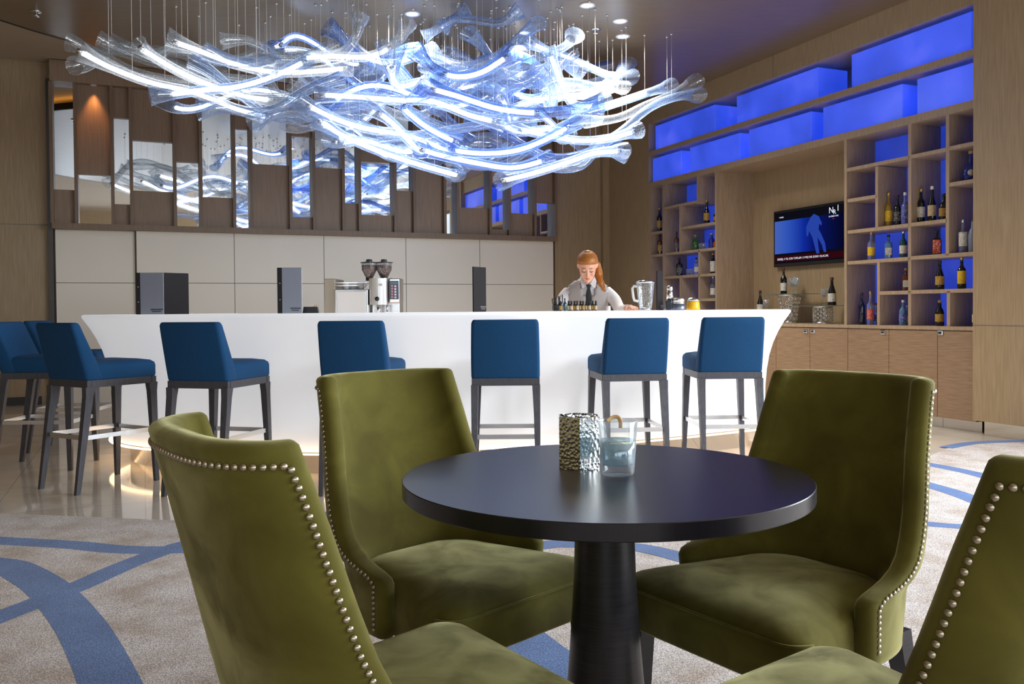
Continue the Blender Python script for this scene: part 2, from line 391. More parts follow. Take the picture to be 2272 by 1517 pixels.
m.box(u_m-0.02, u_m-0.002, V_BACK-0.06, V_BACK, 0, zl0)
m.build('seam', M['seam'], e)

VF = 12.02
e = empty('fin_screen', label='tall wooden fin screen with mirror and wood infill above the white panels', cat='wall screen')
m = MB(); m.M = Matrix.Rotation(ROOM, 4, 'Z'); m.box(u_l-0.02, u_r+0.02, 11.96, V_BACK, zl0, zl1); m.build('ledge', M['fin_edge'], e)
ztop = on_v(200, 187, VF)[1]
m = MB(); m.M = Matrix.Rotation(ROOM, 4, 'Z'); m.box(u_l-0.02, u_r+0.02, 11.98, V_BACK, ztop, 4.20); m.build('header', M['fin_wood'], e)
# columns: pixel range and the infill from the top down: (kind, y at which it ends)
def c1(x): return x/2.709
def c2(x): return 700+x/2.524
cells = [
 (c1(322), c1(443), [('m', c1(1140)), ('w', 999)]), (c1(468), c1(672), [('w', c1(1050)), ('m', 999)]),
 (c1(687), c1(782), [('w', c1(710)), ('m', c1(1228)), ('w', 999)]), (c1(800), c1(1047), [('w', c1(850)), ('m', c1(1150)), ('w', 999)]),
 (c1(1062), c1(1204), [('w', c1(975)), ('m', 999)]), (c1(1218), c1(1394), [('w', c1(640)), ('m', c1(1187)), ('w', 999)]),
 (c1(1418), c1(1496), [('w', c1(775)), ('m', 999)]), (c1(1520), c1(1727), [('m', c1(990)), ('w', 999)]),
 (c1(1757), c1(1860), [('w', c1(820)), ('m', c1(1305)), ('w', 999)]), (c1(1897), c1(2045), [('w', c1(690)), ('m', c1(1010)), ('w', 999)]),
 (c2(165), c2(232), [('m', c2(0)-700+1140/2.524), ('w', 999)]), (c2(256), c2(430), [('w', 910/2.524), ('m', 1205/2.524), ('w', 999)]),
 (c2(455), c2(547), [('m', 1070/2.524), ('w', 999)]), (c2(563), c2(703), [('w', 999)]),
 (c2(733), c2(793), [('m', 999)]), (c2(806), c2(952), [('w', 300), ('m', 1165/2.524), ('w', 999)]),
 (c2(988), c2(1060), [('m', 1285/2.524), ('w', 999)]), (c2(1095), c2(1200), [('m', 1195/2.524), ('w', 999)]),
 (c2(1238), c2(1335), [('w', 1135/2.524), ('m', 999)])]
fz0, fz1 = zl1, ztop
fu = [U(cells[0][0], VF)-0.0]
for i, (x0, x1, segs) in enumerate(cells):
    ua = on_v(x0, 400, VF)[0]
    ub = on_v(cells[i+1][0], 400, VF)[0]-0.04 if i+1 < len(cells) else u_r
    if True:
        m = MB(); m.M = Matrix.Rotation(ROOM, 4, 'Z'); m.box(ua-0.04, ua, VF, V_BACK, fz0, fz1); m.build('fin', M['fin_edge'], e)
    z1 = fz1
    for kind, yy in segs:
        z0 = fz0 if yy == 999 else on_v((x0+x1)/2, yy, VF+0.08)[1]
        m = MB(); m.M = Matrix.Rotation(ROOM, 4, 'Z')
        if kind == 'w': m.box(ua, ub, VF+0.075, V_BACK, z0, z1); m.build('wood_infill', M['fin_wood'], e)
        else: m.box(ua, ub, VF+0.12, V_BACK-0.01, z0, z1); m.build('mirror', M['mirror'], e)
        z1 = z0
m = MB(); m.M = Matrix.Rotation(ROOM, 4, 'Z'); m.box(u_r-0.0, u_r+0.04, VF-0.02, V_BACK, fz0, fz1); m.build('fin', M['fin_edge'], e)
# wood panels right of the screen
e = empty('column_cladding', label='taupe wood column cladding between the fin screen and the shelving', cat='wall panel')
ua, ub, uc = u_r+0.04, U(1335), on_v(1409, 400, 12.02)[0]
for a, b, d in ((ua, ub-0.006, 12.10), (ub, uc, 12.03)):
    m = MB(); m.M = Matrix.Rotation(ROOM, 4, 'Z'); m.box(a, b, d, V_BACK, 0, 4.20); m.build('board', M['wall_wood'], e)
# joint in the left wood wall
zj = on_v(60, 498, V_BACK)[1]
struct(box_room('trim_2', U_LEFT, u_l-0.08, V_BACK-0.004, V_BACK, zj-0.004, zj+0.004, M['seam']))
struct(box_room('trim_3', u_l-0.075, u_l-0.02, V_BACK-0.08, V_BACK, 0, 4.0, M['frame']))

def spot(p, r, label, group, nrm_down=True):
    e = empty('downlight', p, 0, label, 'ceiling light', group)
    m = MB(); m.lathe([(r*0.72, 0.0), (r*0.75, -0.004), (r, -0.006), (r*1.02, -0.002), (r*1.02, 0.004)], 24, cap0=False, cap1=False); m.build('trim_ring', M['white'], e)
    m = MB(); m.lathe([(r*0.73, 0.001), (r*0.4, 0.0015), (0.001, 0.0016)], 24, cap0=False); m.build('lens', M['downlight'], e)
    if r > 0.05:
        l_ = bpy.data.lights.new('downlight_lamp', 'SPOT'); l_.energy = 260; l_.color = (1.0, 0.90, 0.76); l_.spot_size = R(140); l_.spot_blend = 1.0; l_.shadow_soft_size = 0.06
        o_ = bpy.data.objects.new('downlight_lamp', l_); COL.objects.link(o_); o_.location = Vector(p)+Vector((0,0,-0.02))
    return e
dl = [((1303,12), 'round recessed downlight in the wood ceiling, nearest the top of the frame'), ((1376,47), 'round recessed downlight directly above another on the wood ceiling, right of the chandelier'),
      ((1382,81), 'farthest round downlight of the pair beside the chandelier'), ((915,31), 'round recessed downlight above the middle of the chandelier'),
      ((1165,73), 'round recessed downlight partly hidden behind the blue glass tubes')]
for (px, py), lab in dl:
    p = on_z(px, py, Z_SLAB-0.002); spot(p, 0.075, lab, 'recessed ceiling downlights')
p = on_z(207, 188, ztop); q = uv(on_v(207, 188, 12.0)[0], 12.05, ztop-0.001)
spot(q, 0.035, 'tiny warm spotlight under the header of the fin screen', None)
sl = bpy.data.lights.new('header_spot', 'SPOT'); sl.energy = 26; sl.color = (1.0, 0.42, 0.14); sl.spot_size = R(62); sl.spot_blend = 0.9; sl.shadow_soft_size = 0.02
so = bpy.data.objects.new('header_spot', sl); COL.objects.link(so); so.location = uv(on_v(207, 188, 12.0)[0], 12.035, ztop-0.02)
for px, py, lab in ((80, 25, 'small ceiling sprinkler above the left end'), (1322, 65, 'small ceiling sprinkler between the downlights')):
    p = on_z(px, py, Z_SLAB); e = empty('ceiling_sprinkler', p, 0, lab, 'sprinkler')
    m = MB(); m.lathe([(0.05, 0.0), (0.05, -0.008), (0.02, -0.012)], 16); m.build('escutcheon', M['steel'], e)
    m = MB(); m.lathe([(0.012, -0.01), (0.012, -0.04), (0.03, -0.045), (0.03, -0.05)], 12); m.build('sprinkler_head', M['steel'], e)

# ------------------------------------------------------------------ carpet with its pattern of blue bands
edge_px = [(-420, 1118), (-200, 1125), (0, 1140), (250, 1150), (480, 1160), (720, 1165)]
edge = [on_z(x, y, 0) for x, y in edge_px] + [Vector((0.2, 4.62, 0)), Vector((1.2, 4.95, 0)), Vector((2.15, 5.55, 0)), on_z(2052, 1016, 0), on_z(2115, 990, 0), on_z(2180, 980, 0), on_z(2272, 982, 0)]
edge = [(p.x, p.y) for p in edge] + [tuple(uv(6.70, 4.6)[:2]), tuple(uv(6.70, -4.9)[:2]), tuple(uv(-6.9, -4.9)[:2]), tuple(uv(-6.9, 3.6)[:2])]
m = MB(); m.prism(edge, 0.0008, 0.004)
def band(pts, w0, w1=None, ext0=0.0, ext1=0.0):
    w1 = w1 or w0; P = [on_z(x, y, 0.004) for x, y in pts]
    for ext, end in ((ext0, 0), (ext1, -1)):
        if not ext: continue
        a_, b_ = (P[0], P[1]) if end == 0 else (P[-1], P[-2]); st = (a_-b_); k_ = max(1, int(ext/st.length))
        for q in range(1, k_+1):
            if end == 0: P.insert(0, a_+st*q)
            else: P.append(a_+st*q)
    # smooth the polyline
    Q = []
    n = len(P)
    for i in range(n-1):
        p0, p1, p2, p3 = P[max(i-1,0)], P[i], P[i+1], P[min(i+2,n-1)]
        for k in range(8):
            t = k/8; Q.append(0.5*((2*p1)+(-p0+p2)*t+(2*p0-5*p1+4*p2-p3)*t*t+(-p0+3*p1-3*p2+p3)*t**3))
    Q.append(P[-1]); A = []; B = []
    for i, p in enumerate(Q):
        t = (Q[min(i+1,len(Q)-1)]-Q[max(i-1,0)]).normalized(); nn = Vector((-t.y, t.x, 0)); w = (w0+(w1-w0)*i/(len(Q)-1))/2
        zz = 0.0043+0.0001*band.k
        A.append(m.v((p.x+nn.x*w, p.y+nn.y*w, zz))); B.append(m.v((p.x-nn.x*w, p.y-nn.y*w, zz)))
    band.k += 1
    for i in range(len(Q)-1): m.f([A[i], A[i+1], B[i+1], B[i]])
band.k = 0
m.mi = 1
band([(0,1199), (154,1208), (308,1220), (560,1213), (745,1203), (980,1190)], 0.13, ext0=2.5)
band([(820,1120), (600,1170), (430,1202), (300,1245), (169,1302), (0,1368)], 0.13, ext1=2.0)
band([(-60,1246), (0,1252), (37,1263), (92,1294), (132,1330), (180,1390), (215,1452), (245,1517)], 0.17, 0.165, 1.2, 1.5)
band([(900,1250), (1050,1340), (1140,1403), (1200,1450), (1262,1490), (1400,1600)], 0.19, 0.19, 0.5, 1.0)
band([(2045,1027), (2130,1043), (2198,1060), (2330,1100)], 0.12, 0.13, 1.2, 1.0)
band([(2040,1070), (2116,1092), (2186,1118), (2330,1180)], 0.13, 0.14, 1.3, 1.0)
band([(2030,1160), (2105,1166), (2176,1172), (2400,1200)], 0.10, 0.10, 1.2, 1.0)
band([(2098,993), (2140,985), (2180,981), (2272,978)], 0.11, 0.11, 0.0, 0.6)
band([(1200,1210), (1260,1206), (1420,1215), (1600,1260)], 0.13, 0.13, 0.4, 0.5)
tag(m.build('carpet', [M['carpet'], M['carpet_blue']], up=True), 'beige mottled carpet with curving blue bands under the table and green chairs', 'carpet')
# ------------------------------------------------------------------ right wall shelving
UF = 6.75            # front plane of the unit
UB = 7.14            # back of the pigeon holes
UN = 7.33            # back of the television niche
RM = Matrix.Rotation(ROOM, 4, 'Z')
def pv(px, py, u=UF): return on_u(px, py, u)
v_end = pv(1412, 500)[0]          # far end
v_l0 = pv(1440, 500)[0]; v_l1 = pv(1590, 500)[0]     # left bookcase
v_r0 = pv(1873, 500)[0]; v_r1 = pv(2168, 500)[0]     # right bookcase
z_cnt = pv(2000, 722)[1]
z_low = 0.5*(pv(1437, 415)[1]+pv(2168, 243)[1]); z_mid = 0.5*(pv(1440, 345)[1]+pv(2168, 122)[1]); z_up = 0.5*(pv(1450, 270)[1]+pv(2150, 14)[1])
T = 0.035
def RB(name, u0, u1, v0, v1, z0, z1, mt, parent=None):
    m = MB(); m.M = RM; m.box(u0, u1, min(v0,v1), max(v0,v1), z0, z1); return m.build(name, mt, parent)
# carcass: end panel, fascia, back, pilaster
struct(RB('wall_side', UN, UN+0.12, v_r1-1.2, V_BACK, 0, 4.6, M['wall_wood']))
struct(RB('trim_4', UF, UN, v_l0, V_BACK, 0, 4.21, M['wall_wood']))
zfa = z_up
fs = RB('trim_5', UF, UN, v_r1, v_l0, zfa, 4.21, M['wall_wood']); struct(fs)
struct(RB('trim_6', UF-0.05, UN, 4.7, v_r1, 0.12, 4.21, M['wall_wood']))
struct(RB('baseboard_right', UF-0.03, UN, 4.7, v_r1-0.10, 0, 0.12, M['chrome']))
jz = pv(2200, 497, UF-0.05)[1]; zq = pv(2200, 722, UF-0.05)[1]
struct(RB('trim_7', UF-0.052, UF-0.045, 4.7, v_r1, zq-0.004, zq+0.004, M['seam']))
vj = pv(1715, 123)[0]
struct(RB('trim_8', UF-0.002, UF+0.01, vj-0.004, vj+0.004, zfa, 4.15, M['seam']))

lb = empty('light_box_shelf', label='two long oak shelves carrying the glowing blue boxes', cat='shelf')
RB('shelf_board', UF, UN, v_r1, v_l0, z_low, z_low+0.075, M['shelf_wood'], lb)
RB('shelf_board', UF, UN, v_r1, v_l0, z_mid, z_mid+0.06, M['shelf_wood'], lb)
def lbox(px0, px1, zb, zt, depth, label):
    va, vb = pv(px0, 300)[0], pv(px1, 300)[0]
    m = MB(); m.M = RM; m.rbox(UF+0.03, UF+0.03+depth, vb, va, zb, zt, 0.006, 1)
    o = m.build('light_box', M['blue_box']); tag(o, label, 'light box', 'glowing blue boxes over the bottle shelves'); return o
zt1 = zfa-0.05; zt2 = z_mid-0.05
for a, b, lab in ((1450, 1582, 'glowing blue box farthest left on the upper shelf'), (1630, 1810, 'glowing blue box in the middle of the upper shelf'), (1884, 2150, 'largest glowing blue box, nearest on the upper shelf')):
    lbox(a, b, z_mid+0.061, zt1, 0.42, lab)
for a, b, lab in ((1444, 1507, 'narrow glowing blue box at the far left of the lower shelf'), (1526, 1637, 'second glowing blue box from the left on the lower shelf'), (1657, 1795, 'glowing blue box at the centre of the lower shelf, above the niche'),
                  (1821, 1997, 'glowing blue box on the lower shelf over the right bookcase'), (2029, 2166, 'glowing blue box at the right end of the lower shelf, against the pilaster')):
    lbox(a, b, z_low+0.076, zt2, 0.42, lab)

# base cabinets with one long counter
ct = RB('counter_top', UF-0.01, UN-0.01, v_r1, v_l0, z_cnt-0.035, z_cnt, M['shelf_wood']); tag(ct, 'long oak counter top over the base cabinets by the wall', 'counter')
doors = [2172, 2080, 1972, 1881, 1797, 1722, 1650, 1560, 1500, 1440]
vs = [v_r1 if i == 0 else pv(x, 800)[0] for i, x in enumerate(doors)]
pairs = [(0, 1, 'base cabinet with one lock at the pilaster end of the shelving'), (1, 3, 'two-door base cabinet under the right bookcase'), (3, 5, 'two-door base cabinet with paired locks under the television niche'), (5, 7, 'base cabinet hidden mostly behind the bar end'), (7, 9, 'base cabinet at the far end behind the bar')]
locks = [(1788,735), (1804,735), (1960,737), (2087,738)]
for a, b, lab in pairs:
    e = empty('base_cabinet', uv(UF, vs[a], 0), 0, lab, 'cabinet'); inv = Matrix.Translation(-uv(UF, vs[a], 0))
    def cb(name, u0, u1, v0, v1, z0, z1, mt, par):
        m = MB(); m.M = inv @ RM; m.box(u0, u1, min(v0,v1), max(v0,v1), z0, z1); return m.build(name, mt, par)
    cb('carcass', UF+0.022, UN-0.02, vs[a]+0.002, vs[b]-0.002, 0.10, z_cnt-0.037, M['cab_wood'], e)
    cb('plinth', UF+0.07, UN-0.05, vs[a]+0.002, vs[b]-0.002, 0.0, 0.10, M['steel'], e)
    for k in range(a, b):
        d = cb('door', UF, UF+0.02, vs[k]+0.003, vs[k+1]-0.003, 0.10, z_cnt-0.042, M['cab_wood'], e)
        for (lx, ly) in locks:
            vl, zlk = pv(lx, ly)
            if vs[k] < vl < vs[k+1]:
                h = MB(); h.M = inv @ RM; h.rbox(UF-0.012, UF+0.0, vl-0.03, vl+0.03, zlk-0.022, zlk+0.022, 0.006, 2); hh = h.build('lock_plate', M['chrome'], d)
                h = MB(); h.M = inv @ RM; h.rbox(UF-0.022, UF-0.0125, vl-0.008, vl+0.008, zlk-0.008, zlk+0.008, 0.003, 2); h.build('keyhole', M['black'], d)

# bookcases
def bookcase(name, label, va, vb, verts, hors, cx, cy):
    e = empty(name, uv(UF, va, z_cnt), 0, label, 'bookcase'); inv = Matrix.Translation(-uv(UF, va, z_cnt))
    def bb(nm, u0, u1, v0, v1, z0, z1, mt):
        m = MB(); m.M = inv @ RM; m.box(u0, u1, min(v0,v1), max(v0,v1), z0, z1); return m.build(nm, mt, e)
    bb('side_panel', UF, UN, va-T, va, z_cnt, z_low, M['shelf_wood']); bb('side_panel', UF, UN, vb, vb+T, z_cnt, z_low, M['shelf_wood'])
    bb('back_panel', UB, UB+0.02, vb+T, va-T, z_cnt, z_low, M['blue_back'])
    for x, y0, y1 in verts:
        v = pv(cx(x), 500)[0]; z1 = z_low if y0 is None else pv(cx(x), cy(y0))[1]; z0 = z_cnt if y1 is None else pv(cx(x), cy(y1))[1]
        bb('divider', UF+0.004, UB, v-T/2, v+T/2, z0, z1, M['shelf_wood'])
    out = {}
    for k, (x0, y0, x1, y1) in hors.items():
        a = pv(cx(x0), cy(y0)); b = pv(cx(x1), cy(y1)); z = (a[1]+b[1])/2
        bb('shelf', UF+0.004, UB, min(a[0], va-T), max(b[0], vb+T), z-T/2, z+T/2, M['shelf_wood']); out[k] = z+T/2
    return out
c8x = lambda x: 1860+x/3.035; c8y = lambda y: 240+y/3.035
c7x = lambda x: 1400+x/3.792; c7y = lambda y: 360+y/3.792
ZR = bookcase('right_bookcase', 'large oak pigeonhole bookcase of bottles with blue backlight right of the television', v_r0, v_r1,
    [(478, None, None), (256, 392, 810), (732, None, 992), (268, 1030, None), (740, 1232, None)],
    {1: (55,410,475,338), 2: (60,618,256,598), 3: (60,832,475,790), 4: (60,1042,480,1012), 5: (275,1245,485,1238), 6: (485,325,725,280), 7: (735,272,938,232),
     8: (738,515,938,485), 9: (489,785,728,755), 10: (485,1008,942,977), 11: (485,1240,942,1222)}, c8x, c8y)
ZL = bookcase('left_bookcase', 'smaller oak pigeonhole bookcase of bottles with blue backlight left of the television niche', v_l0, v_l1,
    [(268, None, None), (559, None, 350), (410, 370, 750), (410, 958, None), (569, 740, None)],
    {1: (275,382,559,335), 2: (415,555,722,510), 3: (150,600,268,585), 4: (150,790,268,778), 5: (285,775,725,722), 6: (275,975,725,937), 7: (575,1160,725,1150)}, c7x, c7y)

# ------------------------------------------------------------------ bottles
def bmat(name, col, rough=0.08, tr=0.0): return mat(name, col, rough, 0.0, Transmission_Weight=tr, Coat_Weight=0.4)
G = {'dark': bmat('dark_bottle_glass', srgb(14,16,14), 0.06), 'green': bmat('green_bottle_glass', srgb(70,120,60), 0.06, 0.5), 'amber': bmat('amber_bottle_glass', srgb(120,60,16), 0.06, 0.4),
     'blue': bmat('blue_bottle_glass', srgb(30,60,170), 0.06, 0.4), 'pale': bmat('pale_blue_bottle_glass', srgb(120,180,215), 0.06, 0.6), 'clear': bmat('clear_bottle_glass', srgb(215,220,225), 0.05, 0.85),
     'frost': bmat('frosted_bottle_glass', srgb(150,160,180), 0.45, 0.3), 'yellow': bmat('golden_rum_glass', srgb(200,160,60), 0.06, 0.5), 'teal': bmat('teal_bottle_glass', srgb(20,90,100), 0.06, 0.4),
     'orange': bmat('orange_liqueur_glass', srgb(210,90,20), 0.08, 0.3), 'red': bmat('dark_red_capsule', srgb(90,16,20), 0.35), 'navy': bmat('navy_bottle_glass', srgb(12,16,48), 0.06)}
def lab_mat(name, c1, c2):
    m = mat(name, c1, 0.6); b = m.node_tree.nodes['Principled BSDF']; mp = coords(m, (1,1,1))
    n = N(m, 'ShaderNodeTexNoise'); n.inputs['Scale'].default_value = 170; n.inputs['Detail'].default_value = 1; L(m, mp.outputs[0], n.inputs['Vector'])
    r = ramp(m, n.outputs['Fac'], [(0.56, c1), (0.66, c2)]); L(m, r.outputs[0], b.inputs['Base Color']); return m
LB = {'white': lab_mat('white_printed_label', srgb(225,222,214), srgb(60,60,66)), 'yellow': lab_mat('yellow_printed_label', srgb(232,196,40), srgb(150,40,20)), 'gold': lab_mat('gold_printed_label', srgb(190,150,70), srgb(60,40,16)),
      'black': lab_mat('black_printed_label', srgb(20,20,20), srgb(220,220,220)), 'cream': lab_mat('cream_printed_label', srgb(214,196,160), srgb(110,60,40)), 'redwhite': lab_mat('red_band_label', srgb(200,60,40), srgb(235,230,220)),
      'blue': lab_mat('blue_printed_label', srgb(40,70,170), srgb(230,230,235))}
CAP = {'gold': mat('gold_cap', srgb(200,165,90), 0.3, 0.7), 'black': M['black'], 'white': M['white'], 'silver': M['steel'], 'red': G['red'], 'cork': mat('cork', srgb(190,150,105), 0.8)}
def bottle(p, h, r, glass, label=None, cap='black', shape='round', text='', cat='bottle', group=None, name='bottle', yaw=0.0, lh=(0.16, 0.46)):
    e = empty(name, p, yaw, text, cat, group)
    n = 20; sx = sy = 1.0
    if shape == 'round': prof = [(r*0.92, 0), (r, 0.02*h), (r, 0.56*h), (r*0.92, 0.61*h), (r*0.55, 0.68*h), (r*0.36, 0.74*h), (r*0.34, 0.90*h), (r*0.36, 0.93*h)]
    elif shape == 'slope': prof = [(r*0.95, 0), (r, 0.02*h), (r, 0.40*h), (r*0.92, 0.48*h), (r*0.6, 0.62*h), (r*0.38, 0.74*h), (r*0.34, 0.90*h), (r*0.34, 0.93*h)]
    elif shape == 'square': prof = [(r*0.98, 0), (r, 0.02*h), (r, 0.60*h), (r*0.90, 0.66*h), (r*0.36, 0.72*h), (r*0.33, 0.9*h), (r*0.33, 0.93*h)]
    elif shape == 'flask': prof = [(r*0.7, 0), (r*0.98, 0.06*h), (r*1.05, 0.25*h), (r*0.9, 0.42*h), (r*0.5, 0.55*h), (r*0.25, 0.64*h), (r*0.22, 0.86*h), (r*0.28, 0.9*h)]; sy = 0.6
    elif shape == 'stout': prof = [(r*0.9, 0), (r, 0.04*h), (r, 0.5*h), (r*0.8, 0.62*h), (r*0.42, 0.72*h), (r*0.38, 0.9*h), (r*0.4, 0.93*h)]
    b = MB()
    if shape == 'square':
        loops = []
        for rr, z in prof:
            lp = []
            for k in range(16):
                a = 2*math.pi*(k+0.5)/16; c, s = math.cos(a), math.sin(a); q = (abs(c)**5+abs(s)**5)**(-0.2) if rr > r*0.5 else 1.0
                lp.append((rr*q*c*0.95, rr*q*s*0.95, z))
            loops.append(lp)
        b.loft(loops, True, True, True, True)
    else: b.lathe(prof, n, sx=sx, sy=sy)
    b.build('glass', G[glass], e)
    if label:
        z0, z1 = lh[0]*h, lh[1]*h; q = MB()
        if shape == 'square':
            s_ = r*0.975; q.box(-s_*0.78, s_*0.78, -s_-0.0012, -s_+0.0005, z0, z1)
        elif shape == 'flask': q.lathe([(0.001, -0.0015), (r*0.42, -0.001), (r*0.42, 0.001)], 16); 
        else:
            rr = (r if z1 < 0.5*h or shape == 'round' else r)+0.0008; A = []; B = []
            for k in range(17):
                a = R(-90-75+150*k/16); A.append(q.v((rr*math.cos(a), rr*math.sin(a), z0))); B.append(q.v((rr*math.cos(a), rr*math.sin(a), z1)))
            q.smooth = True
            for k in range(16): q.f([A[k], A[k+1], B[k+1], B[k]])
        lo = q.build('label', LB[label], e)
        if shape == 'flask': lo.rotation_euler = (R(90), 0, 0); lo.location = (0, -r*0.64, 0.28*h)
    c = MB(); rc = r*0.40 if shape != 'flask' else r*0.32
    c.lathe([(rc, 0.905*h), (rc, 0.99*h), (rc*0.9, h)], 14); c.build('cap', CAP[cap], e)
    return e
BY = -math.atan2(CU, SU)+R(90)  # labels face the room
def shelf_bottle(px, zs, hpx, depth, r, glass, label, cap, shape, text, lh=(0.16, 0.46)):
    u = UF+depth; v, _ = pv(px, 500, u); p = uv(u, v, zs)
    h = hpx*p.y/F
    ang = math.atan2(-p.y, -p.x)+R(90)
    return bottle(p+Vector((0,0,0.0005)), h, r, glass, label, cap, shape, text, yaw=ang, group=None, lh=lh)
X8, X7 = c8x, c7x
shelf_bottle(X8(340), ZR[3], 76, 0.12, 0.038, 'yellow', 'yellow', 'gold', 'round', 'golden rum bottle with a yellow label, left of three on the bookcase')
shelf_bottle(X8(400), ZR[3], 69, 0.14, 0.036, 'dark', 'black', 'black', 'round', 'dark bottle with black label between the golden rum and the white and blue bottle')
shelf_bottle(X8(450), ZR[3], 73, 0.14, 0.038, 'clear', 'blue', 'white', 'round', 'clear bottle with blue label, white cap, right of the golden rum')
shelf_bottle(X8(557), ZR[9], 76, 0.12, 0.038, 'dark', 'white', 'gold', 'round', 'dark wine-shaped bottle with white label and gold capsule on the middle shelf')
shelf_bottle(X8(632), ZR[9], 79, 0.14, 0.040, 'dark', 'cream', 'white', 'slope', 'dark sloping bottle with large cream label beside the gold-capped one')
shelf_bottle(X8(712), ZR[9], 60, 0.16, 0.045, 'dark', 'gold', 'black', 'stout', 'round dark bottle with orange-gold emblem half behind the divider')
shelf_bottle(X8(893), ZR[8], 68, 0.14, 0.066, 'blue', 'white', 'cork', 'flask', 'flat round cognac flask alone on the top right shelf')
shelf_bottle(X8(840), ZR[10], 74, 0.10, 0.037, 'clear', 'white', 'silver', 'round', 'clear vodka bottle with white label under the cognac flask', (0.2, 0.62))
shelf_bottle(X8(908), ZR[10], 76, 0.14, 0.043, 'frost', None, 'red', 'stout', 'frosted grey bottle with red cap by the pilaster')
shelf_bottle(X8(222), ZR[4], 63, 0.10, 0.036, 'clear', 'yellow', 'gold', 'round', 'clear tequila bottle with yellow label, gold cap, left of two gins')
shelf_bottle(X8(338), ZR[4], 54, 0.14, 0.038, 'pale', 'white', 'black', 'square', 'square pale blue gin bottle with dark cap')
shelf_bottle(X8(438), ZR[4], 60, 0.12, 0.036, 'teal', 'white', 'silver', 'round', 'teal gin bottle with white label and silver cap')
shelf_bottle(X8(662), ZR[10], 54, 0.12, 0.044, 'dark', 'redwhite', 'black', 'square', 'squat dark green herbal liqueur bottle with red and white label', (0.06, 0.62))
shelf_bottle(X8(455), ZR[5], 50, 0.12, 0.034, 'amber', 'white', 'cork', 'square', 'small square orange liqueur bottle with white label')
shelf_bottle(X8(158), z_cnt, 71, 0.10, 0.036, 'navy', None, 'black', 'round', 'tall navy blue bottle at the bottom left of the right bookcase')
shelf_bottle(X8(216), z_cnt, 74, 0.12, 0.036, 'clear', 'redwhite', 'gold', 'round', 'clear bottle with multicoloured label and gold cap beside the navy one')
shelf_bottle(X8(254), z_cnt, 48, 0.20, 0.030, 'clear', 'blue', 'red', 'round', 'short bottle with blue and red label in the bottom left cell')
shelf_bottle(X8(436), z_cnt, 56, 0.12, 0.037, 'pale', 'blue', 'white', 'round', 'pale blue vodka bottle with white cap on the counter')
shelf_bottle(X8(464), z_cnt, 44, 0.2, 0.030, 'clear', 'white', 'silver', 'round', 'short clear bottle behind the pale blue vodka bottle')
shelf_bottle(X8(684), ZR[11], 64, 0.12, 0.040, 'dark', 'gold', 'black', 'slope', 'dark cream liqueur bottle with gold label against the blue back')
shelf_bottle(X8(832), ZR[11], 71, 0.12, 0.037, 'dark', 'yellow', 'gold', 'round', 'dark bottle with large yellow label against the blue back', (0.16, 0.56))
shelf_bottle(X8(683), z_cnt, 57, 0.12, 0.040, 'dark', 'gold', 'cork', 'stout', 'squat dark bottle with gold emblem on the counter below the cream liqueur')
shelf_bottle(X8(931), z_cnt, 57, 0.14, 0.036, 'green', 'cream', 'black', 'round', 'greenish bottle with pale label in the bottom right corner cell')
shelf_bottle(X7(240), ZL[3], 54, 0.10, 0.038, 'dark', 'gold', 'gold', 'round', 'dark whisky bottle with slanted gold label, upper left cell of the far bookcase')
shelf_bottle(X7(242), ZL[4], 45, 0.10, 0.038, 'amber', 'gold', 'black', 'square', 'amber whisky bottle below the dark whisky in the left bookcase')
shelf_bottle(X7(383), ZL[5], 46, 0.10, 0.034, 'amber', 'black', 'black', 'square', 'slim amber whisky bottle with black label in the left bookcase')
shelf_bottle(X7(638), ZL[2], 54, 0.12, 0.042, 'dark', 'gold', 'gold', 'slope', 'dark champagne bottle with gold label in the left bookcase')
shelf_bottle(X7(717), ZL[2], 30, 0.12, 0.036, 'dark', 'gold', 'gold', 'round', 'bottle half hidden by the side panel right of the champagne')
shelf_bottle(X7(542), ZL[5], 34, 0.12, 0.058, 'green', None, 'gold', 'stout', 'squat green tequila bottle in the left bookcase')
shelf_bottle(X7(678), ZL[5], 34, 0.12, 0.042, 'blue', None, 'cork', 'stout', 'squat blue bottle against the blue back in the left bookcase')
shelf_bottle(X7(713), ZL[5], 22, 0.12, 0.036, 'orange', None, 'gold', 'stout', 'small orange bottle at the right edge of the left bookcase')
shelf_bottle(X7(406), ZL[6], 40, 0.12, 0.046, 'dark', 'black', 'black', 'square', 'square black whiskey bottle with black and white label')
shelf_bottle(X7(549), ZL[6], 38, 0.12, 0.036, 'clear', 'white', 'black', 'square', 'square bottle with white label beside the small tumblers')
shelf_bottle(X7(690), ZL[6], 46, 0.12, 0.040, 'dark', 'white', 'gold', 'round', 'dark bottle with tall white label at the right of the left bookcase', (0.1, 0.6))
shelf_bottle(X7(690), ZL[7], 49, 0.12, 0.040, 'clear', 'white', 'silver', 'round', 'clear bottle with white label on the lowest visible shelf of the left bookcase')
shelf_bottle(X7(720), ZL[7], 30, 0.22, 0.034, 'clear', 'white', 'white', 'round', 'short clear bottle beside it, against the side panel')
M['glassware'] = tube_glass('thin_glassware', (0.95, 0.97, 0.98, 1), (0.75, 0.8, 0.85, 1), 0.06, 0.7)
def tumbler(p, r, h, text, group):
    m = MB(); m.lathe([(r*0.85, 0), (r, h), (r*0.93, h), (r*0.78, 0.01), (0.001, 0.012)], 16, cap1=False); o = m.build('tumbler', M['glassware'], None, p)
    return tag(o, text, 'glass', group)
